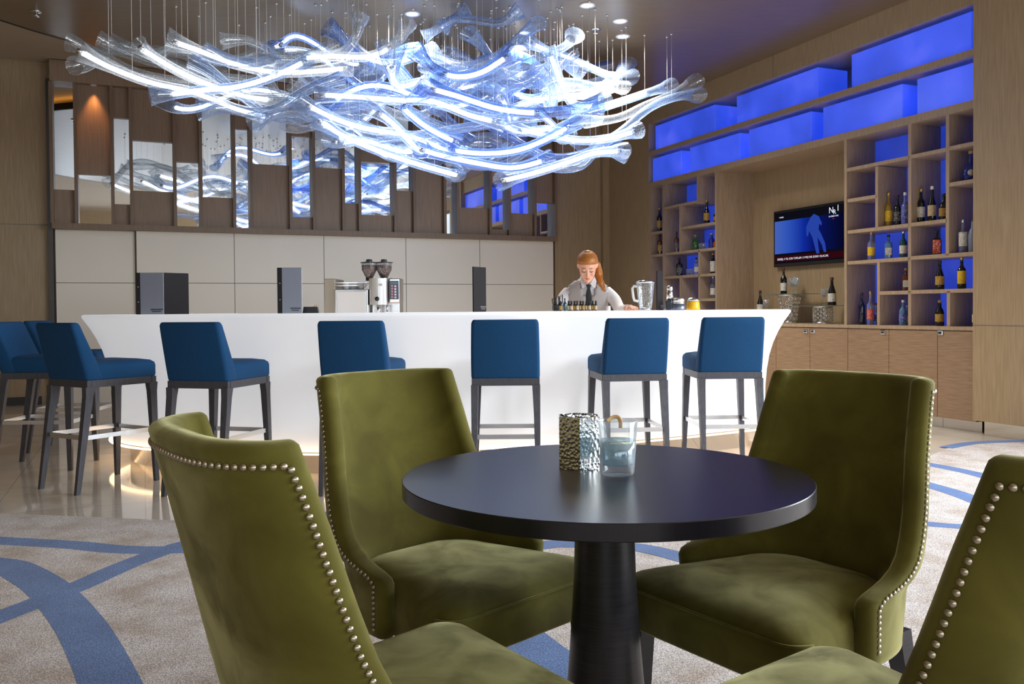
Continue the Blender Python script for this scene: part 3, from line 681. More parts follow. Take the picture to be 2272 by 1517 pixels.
for x, zz, t in ((588, ZL[5], 'small clear tumbler between the green and blue tequila bottles'), (612, ZL[5], 'small clear tumbler next to the squat blue bottle'),
                 (482, ZL[6], 'small clear tumbler right of the square black whiskey'), (512, ZL[6], 'small clear tumbler by the bottle with white label')):
    u = UF+0.12; v, _ = pv(X7(x), 500, u); tumbler(uv(u, v, zz+0.0005), 0.032, 0.085, t, 'small tumblers in the left bookcase')

# ------------------------------------------------------------------ television in the niche
vA, zA = on_u(1716, 470, UN-0.07); vB, zB = on_u(1718, 593, UN-0.07); vC = on_u(1878, 447, UN-0.07)[0]
TVW = 1.28; vC = vA-TVW; zT, zBt = zA, zB
tv = empty('television', uv(UN-0.07, (vA+vC)/2, (zT+zBt)/2), ROOM, 'flat television showing a blue scene, hung in the niche', 'television')
hw, hh = (vA-vC)/2, (zT-zBt)/2
TM = Matrix(((0,0,1,0),(-1,0,0,0),(0,1,0,0),(0,0,0,1)))      # tv plane: x right (towards -v), y up, z into the wall (+u)
def tvb(name, x0, x1, y0, y1, d0, d1, mt, par=tv, bev=0):
    m = MB(); m.M = TM; m.box(x0, x1, y0, y1, d0, d1, bev); return m.build(name, mt, par)
tvb('housing', -hw, hw, -hh, hh, 0.0, 0.06, M['black'], tv, 0.01)
scr = bpy.data.materials.new('television_picture'); scr.use_nodes = True; nt = scr.node_tree; nt.nodes.remove(nt.nodes['Principled BSDF'])
def pic(name, col, st=1.0): return emit(name, col, st)
P0 = pic('screen_black', (0.004, 0.004, 0.008, 1)); 
# picture gradient: bright blue at the left falling to near black on the right
tc = N(scr, 'ShaderNodeTexCoord'); sep = N(scr, 'ShaderNodeSeparateXYZ'); L(scr, tc.outputs['Generated'], sep.inputs[0])
rr = ramp(scr, sep.outputs['Y'], [(0.0, (0.002,0.002,0.008,1)), (0.22, (0.003,0.006,0.07,1)), (0.45, (0.004,0.010,0.18,1)), (0.58, (0.006,0.03,0.42,1)), (0.80, (0.035,0.11,0.62,1)), (1.0, (0.08,0.17,0.62,1))])
em = N(scr, 'ShaderNodeEmission'); L(scr, rr.outputs[0], em.inputs[0]); em.inputs[1].default_value = 0.75; L(scr, em.outputs[0], nt.nodes['Material Output'].inputs[0])
sc_ = tvb('screen', -hw+0.03, hw-0.03, -hh+0.04, hh-0.03, -0.002, 0.0, P0)
tvb('picture', -hw+0.03, hw-0.03, -hh+0.16, hh-0.13, -0.004, -0.0021, scr, sc_)
tvb('news_ticker', -hw+0.03, hw-0.03, -hh+0.06, -hh+0.13, -0.004, -0.0021, pic('ticker_red', (0.03, 0.002, 0.005, 1)), sc_)
# the walking figure on screen, a flat silhouette in the picture
m = MB(); m.M = TM
fig = [(0.02,0.20),(0.08,0.235),(0.16,0.20),(0.21,0.12),(0.20,0.09),(0.17,0.12),(0.155,0.06),(0.20,0.0),(0.26,-0.10),(0.28,-0.20),(0.24,-0.20),(0.21,-0.12),(0.14,-0.03),(0.15,-0.12),(0.17,-0.21),(0.12,-0.21),(0.09,-0.12),(0.05,-0.02),(0.0,0.05),(-0.02,-0.01),(-0.045,0.0),(-0.05,0.10)]
a = [m.v((x, y*1.05-0.0, -0.006)) for x, y in fig]
for t in tessellate_polygon([[Vector((x, y, 0)) for x, y in fig]]): m.f([a[k] for k in t])
m.build('figure', pic('figure_blue', (0.02, 0.055, 0.36, 1)), sc_)
def text(name, body, size, M4, mt, par, ext=0.0005, align='LEFT', shear=0):
    c = bpy.data.curves.new(name, 'FONT'); c.body = body; c.size = size; c.extrude = ext; c.align_x = align; c.shear = shear; c.resolution_u = 2
    t_ = bpy.data.objects.new(name, c); me = bpy.data.meshes.new_from_object(t_); bpy.data.objects.remove(t_); me.materials.clear(); me.materials.append(mt)
    o = bpy.data.objects.new(name, me); COL.objects.link(o); o.parent = par; o.matrix_local = M4; return o
wht = pic('screen_white', (0.8, 0.85, 0.95, 1)); red = pic('screen_red', (0.6, 0.03, 0.03, 1))
def tvtext(body, x, y, size, mt):
    M4 = TM @ Matrix.Translation((x, y, -0.0065)) @ Matrix.Rotation(math.pi, 4, 'X') @ Matrix.Scale(-1, 4, (0,1,0)) @ Matrix.Scale(-1, 4, (0,0,1))
    M4 = Matrix(((0,0,-1,-0.0065),(-1,0,0,-x),(0,1,0,y),(0,0,0,1)))
    return text('screen_text', body, size, M4, mt, sc_)
xr = 0.38
tvtext('N', xr-0.06, hh-0.12, 0.10, wht); tvtext('R', xr+0.01, hh-0.135, 0.075, wht); tvtext('1', xr+0.06, hh-0.105, 0.10, wht)
tvtext('NUMBER ONE', xr-0.06, hh-0.165, 0.024, wht); tvtext('TV', xr+0.0, hh-0.195, 0.02, red)
tvtext('CANLI', -hw+0.12, hh-0.095, 0.026, wht); tvtext('•', -hw+0.10, hh-0.095, 0.035, red)
tvtext('ENERJI, 4 YIL ICIN TOPLAM 1.9 MILYAR EURO OLACAK', -hw+0.08, -hh+0.08, 0.036, wht)

# ------------------------------------------------------------------ niche counter: glass stands, wine, glasses
M['silver'] = noisy('silver_ornament', (0.75,0.75,0.74,1), (0.35,0.35,0.36,1), 60, 0.2, 0.8, metallic=None) if False else mat('silver_ornament', (0.78, 0.78, 0.77, 1), 0.18, 1.0)
M['plate_glass'] = tube_glass('smoked_plate_glass', (0.72, 0.80, 0.78, 1), (0.35, 0.45, 0.45, 1), 0.12, 0.6)
def niche(px, u): v, _ = pv(px, 700, u); return uv(u, v, z_cnt+0.0005)
def tree_stand(px, u, h, rx, ry, label, sh):
    p = niche(px, u); e = empty('cake_stand', p, ROOM, label, 'display stand')
    # openwork: rings of silver around a core
    m = MB(); k0 = 6
    for lv in range(k0):
        t = (lv+0.5)/k0; z = 0.03+t*(h-0.06); rr = sh(t)
        for q in range(10):
            a = 2*math.pi*(q+0.5*(lv%2))/10; c = Vector((rr*math.cos(a), rr*math.sin(a), z)); rad = 0.42*(h-0.06)/k0*1.1; tx = Vector((-math.sin(a), math.cos(a), 0))
            m.tube([c + tx*rad*math.cos(b) + Vector((0,0,1))*rad*math.sin(b) for b in [2*math.pi*j/10 for j in range(11)]], 0.0045, 5, False)
    m.build('openwork_column', M['silver'], e)
    m = MB(); m.lathe([(sh(0)*1.05, 0), (sh(0)*1.08, 0.01), (sh(0)*0.9, 0.03)], 24); m.build('collar', M['silver'], e)
    m = MB(); m.lathe([(sh(1)*0.95, h-0.03), (sh(1)*1.06, h-0.012), (sh(1)*1.06, h-0.006)], 24); m.build('collar', M['silver'], e)
    m = MB(); m.rbox(-rx, rx, -ry, ry, h-0.006, h+0.004, 0.004, 1); m.build('glass_plate', M['plate_glass'], e)
    return p, h+0.004
pA, hA = tree_stand(1752, UF+0.30, 0.34, 0.18, 0.34, 'tall flared silver openwork stand with a glass plate in the niche', lambda t: 0.085+0.05*t*t)
pB, hB = tree_stand(1826, UF+0.22, 0.20, 0.16, 0.28, 'short round silver openwork stand with glass plate, right of the tall one', lambda t: 0.105)
def on_stand(px, u, z, hpx, r, glass, label, cap, shape, text, lh=(0.12,0.42)):
    v, _ = pv(px, 700, u); p = uv(u, v, z); return bottle(p+Vector((0,0,0.0005)), hpx*p.y/F, r, glass, label, cap, shape, text, yaw=math.atan2(-p.y,-p.x)+R(90), lh=lh)
on_stand(1739, UF+0.30, z_cnt+hA, 58, 0.038, 'dark', 'white', 'red', 'round', 'red wine bottle with white label standing on the tall glass plate')
on_stand(1846, UF+0.22, z_cnt+hB, 62, 0.045, 'dark', 'white', 'red', 'slope', 'dark sloping wine bottle on the low glass plate')
v, _ = pv(1687, 700, UF+0.42)
on_stand(1687, UF+0.38, z_cnt+0.1, 53, 0.042, 'dark', 'white', 'red', 'slope', 'dark wine bottle leaning left in the niche with a white label')
rk = empty('wine_rest', niche(1687, UF+0.38), ROOM, 'small silver wine rest under the dark bottle in the niche', 'stand')
m = MB(); m.rbox(-0.10, 0.10, -0.16, 0.16, 0.085, 0.099, 0.004, 1); m.build('tray', M['silver'], rk); m = MB(); m.lathe([(0.06, 0), (0.05, 0.01), (0.02, 0.04), (0.05, 0.085)], 16); m.build('foot', M['silver'], rk)
on_stand(1642, UF+0.40, z_cnt, 45, 0.038, 'dark', None, 'black', 'slope', 'small dark bottle farthest left on the niche counter')
def wineglass(p, h, r, text, group):
    m = MB(); m.lathe([(r*0.8, 0), (r*0.75, 0.004), (0.004, 0.01), (0.0035, 0.45*h), (r*0.5, 0.5*h), (r*0.95, 0.65*h), (r, 0.78*h), (r*0.85, h), (r*0.82, h), (r*0.96, 0.78*h), (r*0.9, 0.66*h), (r*0.4, 0.52*h), (0.001, 0.5*h)], 18, cap1=False)
    o = m.build('wine_glass', M['glassware'], None, p); return tag(o, text, 'wine glass', group)
for px, u, z, t in ((1757, UF+0.34, hA, 'wine glass beside the red wine on the tall stand'), (1767, UF+0.24, hA, 'wine glass at the right of three on the tall stand'), (1762, UF+0.42, hA, 'wine glass at the back of the tall stand'),
                    (1829, UF+0.30, hB, 'wine glass left of the dark bottle on the low stand'), (1700, UF+0.38, 0.1, 'wine glass beside the leaning wine bottle')):
    v, _ = pv(px, 700, u); wineglass(uv(u, v, z_cnt+z+0.0005), 0.19, 0.04, t, None)
# ------------------------------------------------------------------ the bar
def catmull(P, n=10):
    Q = []; m_ = len(P)
    for i in range(m_-1):
        p0, p1, p2, p3 = [Vector(P[k]) for k in (max(i-1,0), i, i+1, min(i+2,m_-1))]
        for k in range(n):
            t = k/n; Q.append(0.5*((2*p1)+(p2-p0)*t+(2*p0-5*p1+4*p2-p3)*t*t+(3*p1-p0-3*p2+p3)*t**3))
    Q.append(Vector(P[-1])); return Q
spine = catmull([(-2.90,7.75), (-2.89,7.10), (-2.79,6.74), (-2.52,6.46), (-2.00,6.29), (-1.24,6.17), (-0.36,6.21), (0.42,6.43), (1.12,6.76), (1.79,7.16)], 8)
def outline(r):
    A, B = [], []; n = len(spine)
    for i, p in enumerate(spine):
        t = (spine[min(i+1,n-1)]-spine[max(i-1,0)]).normalized(); nn = Vector((t.y, -t.x)); A.append(p+nn*r); B.append(p-nn*r)
    def capend(c, t):
        a0 = math.atan2(-t.x, t.y); return [c+Vector((math.cos(a0+math.pi*k/12), math.sin(a0+math.pi*k/12)))*r for k in range(1, 12)]
    tE = (spine[-1]-spine[-2]).normalized(); tS = (spine[0]-spine[1]).normalized()
    return A + capend(spine[-1], tE) + B[::-1] + capend(spine[0], tS)
ZB = 1.108
bar = empty('bar_counter', (0, 0, 0), 0, 'long curved glowing white bar counter with flared front behind the blue stools', 'bar')
prof = [(0.20,0.165), (0.265,0.165), (0.27,0.175), (0.27,0.35), (0.275,0.5), (0.285,0.62), (0.305,0.74), (0.335,0.84), (0.375,0.93), (0.42,1.01), (0.455,1.06), (0.472,1.085), (0.474,1.097), (0.468,1.105), (0.455,ZB)]
m = MB(); m.loft([[(p.x, p.y, z) for p in outline(r)] for r, z in prof], False, False, True, True)
top = outline(0.455); a = [m.v((p.x, p.y, ZB)) for p in top]
for t in tessellate_polygon([[Vector((p.x, p.y, 0)) for p in top]]): m.f([a[k] for k in t], False)
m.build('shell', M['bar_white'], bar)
m = MB(); m.loft([[(p.x, p.y, z) for p in outline(r)] for r, z in ((0.15,0.0), (0.15,0.16), (0.20,0.165))], True, True, True, True); m.build('chrome_plinth', M['chrome'], bar)
m = MB(); m.loft([[(p.x, p.y, z) for p in outline(r)] for r, z in ((0.262,0.150), (0.300,0.150), (0.300,0.157), (0.262,0.157), (0.262,0.150))], False, False, True, False); m.build('warm_light_rim', M['warm_glow'], bar)

# ------------------------------------------------------------------ bar stools
def make_stool():
    e = empty('bar_stool')
    m = MB()   # seat
    def sl(y0, y1, hw0, hw1, z, r=0.03):
        pts = []
        for cx, cy, a0, h in ((1, y1-r, 0, hw1), (-1, y1-r, 90, hw1), (-1, y0+r, 180, hw0), (1, y0+r, 270, hw0)):
            for k in range(5):
                a = R(a0+90*k/4); pts.append((cx*(h-r)+r*math.cos(a), cy+r*math.sin(a), z))
        return pts
    m.smooth = True
    L0 = [sl(-0.20, 0.245, 0.205, 0.215, 0.70), sl(-0.20, 0.25, 0.208, 0.22, 0.712), sl(-0.20, 0.25, 0.208, 0.22, 0.775), sl(-0.20, 0.245, 0.205, 0.216, 0.793), sl(-0.19, 0.225, 0.19, 0.20, 0.808), sl(-0.17, 0.17, 0.14, 0.15, 0.818)]
    m.loft(L0, True, True, True, True); m.build('seat', M['bluefab'], e)
    m = MB(); loops = []
    for z, yr, yf, hw in ((0.70, -0.245, -0.13, 0.208), (0.712, -0.25, -0.13, 0.211), (0.80, -0.272, -0.165, 0.211), (0.90, -0.298, -0.21, 0.209), (1.0, -0.325, -0.255, 0.206), (1.04, -0.335, -0.272, 0.204), (1.056, -0.334, -0.280, 0.198), (1.062, -0.326, -0.29, 0.190)):
        r = min(0.022, (yf-yr)/2.05); pts = []
        for sx, cy, a0 in ((1, yf-r, 0), (-1, yf-r, 90), (-1, yr+r, 180), (1, yr+r, 270)):
            for k in range(4):
                a = R(a0+90*k/3); pts.append((sx*(hw-r)+r*math.cos(a), cy+r*math.sin(a), z))
        loops.append(pts)
    m.loft(loops, True, True, True, True); m.build('backrest', M['bluefab'], e)
    m = MB()
    for x0, x1, y0, y1 in ((-0.208,0.208,-0.245,-0.215), (-0.212,0.212,0.215,0.245), (-0.21,-0.18,-0.215,0.215), (0.18,0.21,-0.215,0.215)):
        m.box(x0, x1, y0, y1, 0.655, 0.70)
    m.build('seat_frame', M['stoolwood'], e)
    feet = {}
    for sx in (-1, 1):
        for sy in (-1, 1):
            top = Vector((sx*0.19, sy*0.223, 0.66)); ft = Vector((sx*(0.195 if sy < 0 else 0.212), -0.315 if sy < 0 else 0.235, 0.0)); feet[(sx, sy)] = (top, ft)
            lg = MB(); loops = []
            for t, w in ((0, 0.022), (0.09, 0.0215), (1.0, 0.0125)):
                c = top.lerp(ft, t); wy = w*(1.5 if t == 0 else 1.15)
                loops.append([(c.x+a*w, c.y+b*wy, max(c.z, 0.0)) for a, b in ((-1,-1),(1,-1),(1,1),(-1,1))])
            lg.loft(loops, True, True, True, False); lg.build('leg', M['stoolwood'], e)
    m = MB(); zf = 0.345; P = []
    for key in ((-1,-1),(1,-1),(1,1),(-1,1)):
        a, b = feet[key]; t = (a.z-zf)/a.z; P.append(a.lerp(b, t))
    for i in range(4):
        p, q = P[i], P[(i+1)%4]; d = (q-p).normalized()*0.012; m.bar(p+d*0.0, q-d*0.0, 0.014, 0.028)
    m.build('footrest', M['steel'], e)
    return e
stool0 = make_stool()
stools = [((-2.69,5.74), 31.5, 'blue bar stool leftmost of the front row, turned toward the bar end'), ((-1.865,5.57), 14, 'blue bar stool second from the left in the front row'),
          ((-0.945,5.58), 5, 'blue bar stool partly hidden behind the green chair with its back to the bar'), ((-0.04,5.60), 0.5, 'blue bar stool seen straight from behind, left of the table glasses'),
          ((0.765,5.86), -6, 'blue bar stool above the glass tumbler, second from the right'), ((1.43,5.98), -1, 'blue bar stool at the right end of the bar'),
          ((-3.40,6.42), 88, 'blue bar stool cut by the left edge of the photo, facing right'), ((-3.60,7.22), 86, 'blue bar stool mostly hidden behind the leftmost front stool')]
for i, ((x, y), yaw, lab) in enumerate(stools):
    o = stool0 if i == 0 else copy_tree(stool0)
    o.location = (x, y, 0); o.rotation_euler = (0, 0, -R(yaw)); tag(o, lab, 'bar stool', 'blue bar stools along the bar')

# ------------------------------------------------------------------ things on the bar
M['menu_grey'] = noisy('silver_grey_menu_cover', srgb(128,132,146), srgb(142,146,158), 200, 0.4, 0, metallic=None) if False else mat('silver_grey_menu_cover', srgb(134,138,152), 0.38, 0.35)
M['menu_black'] = mat('black_leather_cover', srgb(20,14,16), 0.75)
def menu(px, y, h, w, yawA, yawB, front, label, spine_strip=True):
    p = on_y(px, 690, y); p.z = ZB+0.0005; e = empty('menu', p, 0, label, 'menu', 'standing menus on the bar')
    def cover(nm, yaw, mt, wdt, strip):
        m = MB(); m.M = Matrix.Rotation(R(yaw), 4, 'Z'); m.rbox(0, wdt, -0.004, 0.0, 0, h, 0.0018, 1); c = m.build(nm, mt, e)
        if strip:
            m = MB(); m.M = Matrix.Rotation(R(yaw), 4, 'Z'); m.box(0, 0.03, -0.0055, -0.0035, 0, h); m.build('spine_strip', M['menu_black'], c)
            for zz in (0.30, 0.66):
                m = MB(); m.M = Matrix.Rotation(R(yaw), 4, 'Z') @ Matrix.Translation((0.015, -0.0055, h*zz)) @ Matrix.Rotation(R(90), 4, 'X'); m.lathe([(0.004, -0.001), (0.004, 0.0015), (0.001, 0.003)], 10); m.build('rivet', M['steel'], c)
        m = MB(); m.M = Matrix.Rotation(R(yaw), 4, 'Z'); x0 = wdt*0.52
        random.seed(3)
        for row, zz, hh_ in ((0, 0.030, 0.009), (1, 0.017, 0.007)):
            x = x0+row*0.008
            while x < wdt-0.012-row*0.01:
                ww = random.uniform(0.004, 0.008); m.box(x, x+ww, -0.006, -0.0036, zz, zz+hh_); x += ww+0.0022
        m.build('lettering', M['black'] if mt is M['menu_grey'] else M['steel'], c)
        return c
    cover('front_cover', yawA, front, w, spine_strip); 
    if yawB is not None:
        m = MB(); m.M = Matrix.Translation((w*math.cos(R(yawA)), w*math.sin(R(yawA)), 0)) @ Matrix.Rotation(R(yawB), 4, 'Z') if front is M['menu_grey'] and w > 0.17 else Matrix.Rotation(R(yawB), 4, 'Z')
        m.rbox(0, w, 0.001, 0.005, 0, h, 0.0018, 1); m.build('back_cover', M['menu_black'], e)
    return e
menu(303, 6.30, 0.300, 0.195, 3, 50, M['menu_grey'], 'large grey menu with black spine standing open at the left end of the bar')
menu(617, 6.05, 0.316, 0.165, 4, 75, M['menu_grey'], 'grey menu with black spine standing near the coffee machine')
menu(1050, 6.12, 0.316, 0.16, 58, 75, M['menu_black'], 'black menu seen at an angle in the middle of the bar', False)
menu(1458, 6.62, 0.300, 0.15, 64, 80, M['menu_black'], 'narrow black menu standing beside the glass blender jug', False)
# little black tray with sachets by the grey menu
p = on_y(690, 686, 6.2); p.z = ZB+0.0005
e = empty('sachet_holder', p, 0.1, 'small black holder with sugar sachets beside the grey menu', 'holder')
m = MB(); m.loft([[(x*s, y*s, z) for x, y in ((-0.055,-0.035),(0.055,-0.035),(0.055,0.035),(-0.055,0.035))] for s, z in ((1.0,0),(0.85,0.045),(0.78,0.045),(0.78,0.03))], True, True); m.build('box', M['black'], e)
for k in range(3):
    m = MB(); m.bar((0.0+0.012*k, -0.01+0.01*k, 0.02), (0.012+0.014*k, -0.01+0.01*k, 0.058), 0.018, 0.003); m.build('sachet', CAP['cork'] if k else M['white'], e)

# coffee machine on the service counter behind the bar
sc2 = MB(); sc2.box(-2.35, -0.35, 7.42, 8.10, 0.0, 0.90, 0.01); o = sc2.build('service_counter', M['white']); tag(o, 'low white service counter behind the bar under the coffee machine', 'counter')
YM = 7.62
def xz(px, py, y=YM): q = on_y(px, py, y); return q.x, q.z
x0, _ = xz(716, 620); x1, zt = xz(817, 617); x2, _ = xz(884, 620); _, zrail = xz(760, 641)
e = empty('coffee_machine', ((x0+x2)/2, YM+0.2, 0.9), 0, 'stainless steel coffee machine with two bean hoppers and cups on top', 'coffee machine')
ox, oy = (x0+x2)/2, YM+0.2
def cm(nm, a0, a1, b0, b1, z0, z1, mt, par=e, bev=0.006):
    m = MB(); m.rbox(a0-ox, a1-ox, b0-oy, b1-oy, z0-0.9, z1-0.9, bev, 2); return m.build(nm, mt, par)
xs = xz(752, 620)[0]
cm('milk_cabinet', xs-0.04, x1-0.004, YM, YM+0.45, 0.9, zrail, M['steel'], e, 0.008)
cm('cabinet_door', xs-0.02, x1-0.02, YM-0.012, YM, 0.93, zrail-0.02, M['white'])
cm('side_wall', x0, xs-0.042, YM+0.05, YM+0.45, 0.9, zt, mat('warm_steel_side', srgb(176,166,150), 0.35, 0.6), e)
m = MB()
for a, b in (((xs-0.035, YM+0.01), (x1-0.01, YM+0.01)), ((xs-0.035, YM+0.01), (xs-0.035, YM+0.40))):
    for zz in (zrail+0.03, zrail+0.055): m.bar((a[0]-ox, a[1]-oy, zz-0.9), (b[0]-ox, b[1]-oy, zz-0.9), 0.005)
m.build('cup_rail', M['chrome'], e)
# rounded main body
xb0, xb1 = x1, xz(862, 620)[0]; zbt = xz(840, 617)[1]; zbb = xz(840, 676)[1]
m = MB(); n = 14; cx = (xb0+xb1)/2-ox; hw_ = (xb1-xb0)/2
def dome(z): return [(cx-hw_, 0.35, z)] + [(cx-hw_*math.cos(math.pi*k/n), YM-oy+0.06-0.09*math.sin(math.pi*k/n)**0.6, z) for k in range(n+1)] + [(cx+hw_, 0.35, z)]
m.loft([dome(zbb-0.9), dome(zbt-0.91), [(x*1.0, y, z+0.01) for x, y, z in dome(zbt-0.91)]], True, True, True, False)
m.build('brew_body', mat('white_steel_body', srgb(226,226,224), 0.22, 0.4), e)
cm('base_tray', xb0, x2, YM-0.03, YM+0.4, 0.9, 0.97, M['steel']); cm('rear_column', xb0+0.01, x2-0.01, YM+0.15, YM+0.4, 0.97, zbb+0.05, M['steel'])
m = MB(); m.lathe([(0.018, 0), (0.018, 0.10)], 14, ((cx, YM-oy+0.0, zbb-0.9-0.1))); m.lathe([(0.010, 0), (0.010, 0.06)], 10, ((cx+0.07, YM-oy+0.03, zbb-0.9-0.06))); m.build('spout', M['chrome'], e)
q0, zk0 = xz(865, 664); q1, zk1 = xz(887, 623)
pn = cm('control_panel', q0-0.004, q1, YM-0.02, YM+0.25, xz(865, 672)[1], zbt-0.0, M['steel'], e, 0.01)
kp = cm('keypad', q0, q1-0.006, YM-0.026, YM-0.019, zk0, zk1, mat('keypad_grey', srgb(96,98,120), 0.4), pn, 0.002)
for r_ in range(5):
    for c_ in range(2):
        m = MB(); xx = q0+0.024+c_*0.028-ox; m.rbox(xx-0.008, xx+0.008, YM-0.030-oy, YM-0.0255-oy, zk0+0.012+r_*0.024-0.9-c_*0.003, zk0+0.028+r_*0.024-0.9-c_*0.003, 0.002, 1)
        m.build('key', mat('pink_key', srgb(214,150,160), 0.5) if c_ == 0 and r_ == 0 else (bpy.data.materials['pink_key'] if c_ == 0 else M['white']), kp)
cm('display', q0+0.012, q1-0.012, YM-0.028, YM-0.0255, zk1-0.028, zk1-0.010, mat('display_teal', srgb(90,130,140), 0.3), kp, 0.001)
m = MB(); kx, kz = xz(838, 663); m.M = Matrix.Translation((kx-ox, YM-oy-0.034, kz-0.9)) @ Matrix.Rotation(R(90), 4, 'X'); m.lathe([(0.019, 0), (0.019, 0.008), (0.015, 0.012)], 20); m.build('pressure_gauge', M['black'], e)
# letters on the body (two small marks)
m = MB(); lx, lz = xz(845, 634); 
for dx in (-0.011, -0.003, 0.005, 0.013): m.box(lx-ox+dx-0.0025, lx-ox+dx+0.0025, YM-oy-0.0345, YM-oy-0.0300, lz-0.9, lz-0.9+0.018)
m.build('mark', mat('pink_mark', srgb(220,190,190), 0.5), e)
M['hopper'] = tube_glass('hopper_plastic', (0.88, 0.88, 0.88, 1), (0.7, 0.72, 0.76, 1), 0.08, 0.5)
M['beans'] = noisy('coffee_beans', srgb(38,20,12), srgb(110,62,36), 90, 0.45, 0.8)
for px in (817, 850):
    hx, _ = xz(px, 600); z0 = zbt-0.9; z1 = xz(px, 577)[1]-0.9; hy = YM-oy+(0.06 if px == 817 else 0.06); x = hx-ox; H = z1-z0; rr = 0.067
    m = MB(); m.lathe([(0.028, 0), (0.03, 0.02*H), (rr, 0.48*H), (rr+0.003, 0.88*H)], 24, (x, hy, z0), cap1=False); hp = m.build('bean_hopper', M['hopper'], e)
    m = MB(); m.lathe([(0.026, 0.004), (0.028, 0.03*H), (rr-0.004, 0.48*H), (rr-0.003, 0.72*H), (rr*0.5, 0.76*H)], 24, (x, hy, z0)); m.build('coffee_beans', M['beans'], hp)
    m = MB(); m.lathe([(rr+0.010, 0.87*H), (rr+0.012, 0.90*H), (rr*0.5, 0.93*H), (0.028, 0.95*H), (0.026, 1.05*H), (0.018, 1.07*H)], 24, (x, hy, z0)); m.build('hopper_lid', M['black'], hp)
    m = MB(); m.lathe([(0.032, -0.02), (0.032, 0.006)], 18, (x, hy, z0)); m.build('hopper_neck', M['black'], hp)
def cup(p, r, h, text, group, yaw=0):
    e2 = empty('coffee_cup', p, yaw, text, 'cup', group)
    m = MB(); m.lathe([(r*0.8, 0), (r*0.95, 0.1*h), (r, h), (r*0.92, h), (r*0.85, 0.15*h), (0.001, 0.1*h)], 18, cap1=False); m.build('bowl', M['white'], e2)
    m = MB(); m.tube([(r*0.95, 0, 0.75*h), (r*1.4, 0, 0.78*h), (r*1.6, 0, 0.5*h), (r*1.4, 0, 0.25*h), (r*0.93, 0, 0.25*h)], 0.004, 6); m.build('handle', M['white'], e2)
for k, (px, dy) in enumerate(((767, 0.10), (785, 0.12), (801, 0.08), (776, 0.24), (795, 0.26))):
    X, _ = xz(px, 630); cup((X*(1+dy/YM), YM+dy, zrail+0.0005), 0.030, 0.062, ('white cup on the coffee machine, nearest the hopper' if k == 2 else 'white cup among the cups on top of the coffee machine'), 'cups on the coffee machine', R(-10))

# blender jug, canisters and jars at the right of the bar
p = on_y(1432, 684, 6.55); p.z = ZB+0.0005
e = empty('blender_jug', p, 0, 'clear ribbed blender jug with chrome lid on the bar beside a black menu', 'blender jug')
m = MB(); n = 24; loops = []
for r_, z in ((0.040,0.0), (0.043,0.01), (0.050,0.06), (0.064,0.20), (0.066,0.205)): loops.append([(r_*(1+0.04*(k%2))*math.cos(2*math.pi*k/n), r_*(1+0.04*(k%2))*math.sin(2*math.pi*k/n), z) for k in range(n)])
m.loft(loops, True, False, True, False); m.build('jug', M['glassware'], e)
m = MB(); m.lathe([(0.045,-0.0),(0.045,0.012),(0.035,0.02)], 20); m.build('base', M['steel'], e)
m = MB(); m.lathe([(0.070,0.203),(0.070,0.216),(0.045,0.224),(0.02,0.226)], 24); m.build('lid', M['chrome'], e)
m = MB(); m.tube([(-0.060,0,0.180),(-0.085,0,0.182),(-0.098,0,0.165),(-0.090,0,0.10),(-0.082,0,0.075),(-0.052,0,0.068)], [(0.006,0.010)]*6, 8); m.build('handle', M['white'], e)
p = on_y(1500, 684, 6.85); p.z = ZB+0.0005
e = empty('coffee_grinder', p, 0, 'dark grinder with a silver cylinder standing behind the black menu', 'grinder')
m = MB(); m.rbox(-0.085, 0.055, -0.02, 0.06, 0, 0.075, 0.01, 2); m.build('body', mat('gunmetal', srgb(70,76,88), 0.3, 0.6), e)
m = MB(); m.lathe([(0.026,0.0755),(0.026,0.15),(0.018,0.155),(0.024,0.16),(0.026,0.18),(0.018,0.19)], 20, (-0.045,0.02,0)); m.build('cylinder', M['steel'], e)
p = on_y(1505, 684, 6.62); p.z = ZB+0.0005
e = empty('steel_canister', p, 0, 'round grey steel canister with a ridged lid next to the yellow jar', 'canister')
m = MB(); m.lathe([(0.052,0),(0.054,0.004),(0.054,0.045)], 28); m.build('body', mat('blue_grey_steel', srgb(120,130,150), 0.3, 0.6), e)
m = MB(); m.lathe([(0.050,0.0455),(0.050,0.055),(0.045,0.057),(0.050,0.06),(0.050,0.085),(0.046,0.09)], 28); m.build('lid', M['steel'], e)
p = on_y(1538, 684, 6.66); p.z = ZB+0.0005
e = empty('yellow_jar', p, 0, 'yellow jar with silver lid at the right of the bar top', 'jar')
m = MB(); m.lathe([(0.050,0),(0.052,0.01),(0.048,0.055),(0.044,0.068)], 20); m.build('body', mat('yellow_syrup', srgb(250,190,30), 0.25), e)
m = MB(); m.lathe([(0.046,0.0685),(0.046,0.078),(0.038,0.084),(0.034,0.092)], 20); m.build('lid', M['steel'], e)
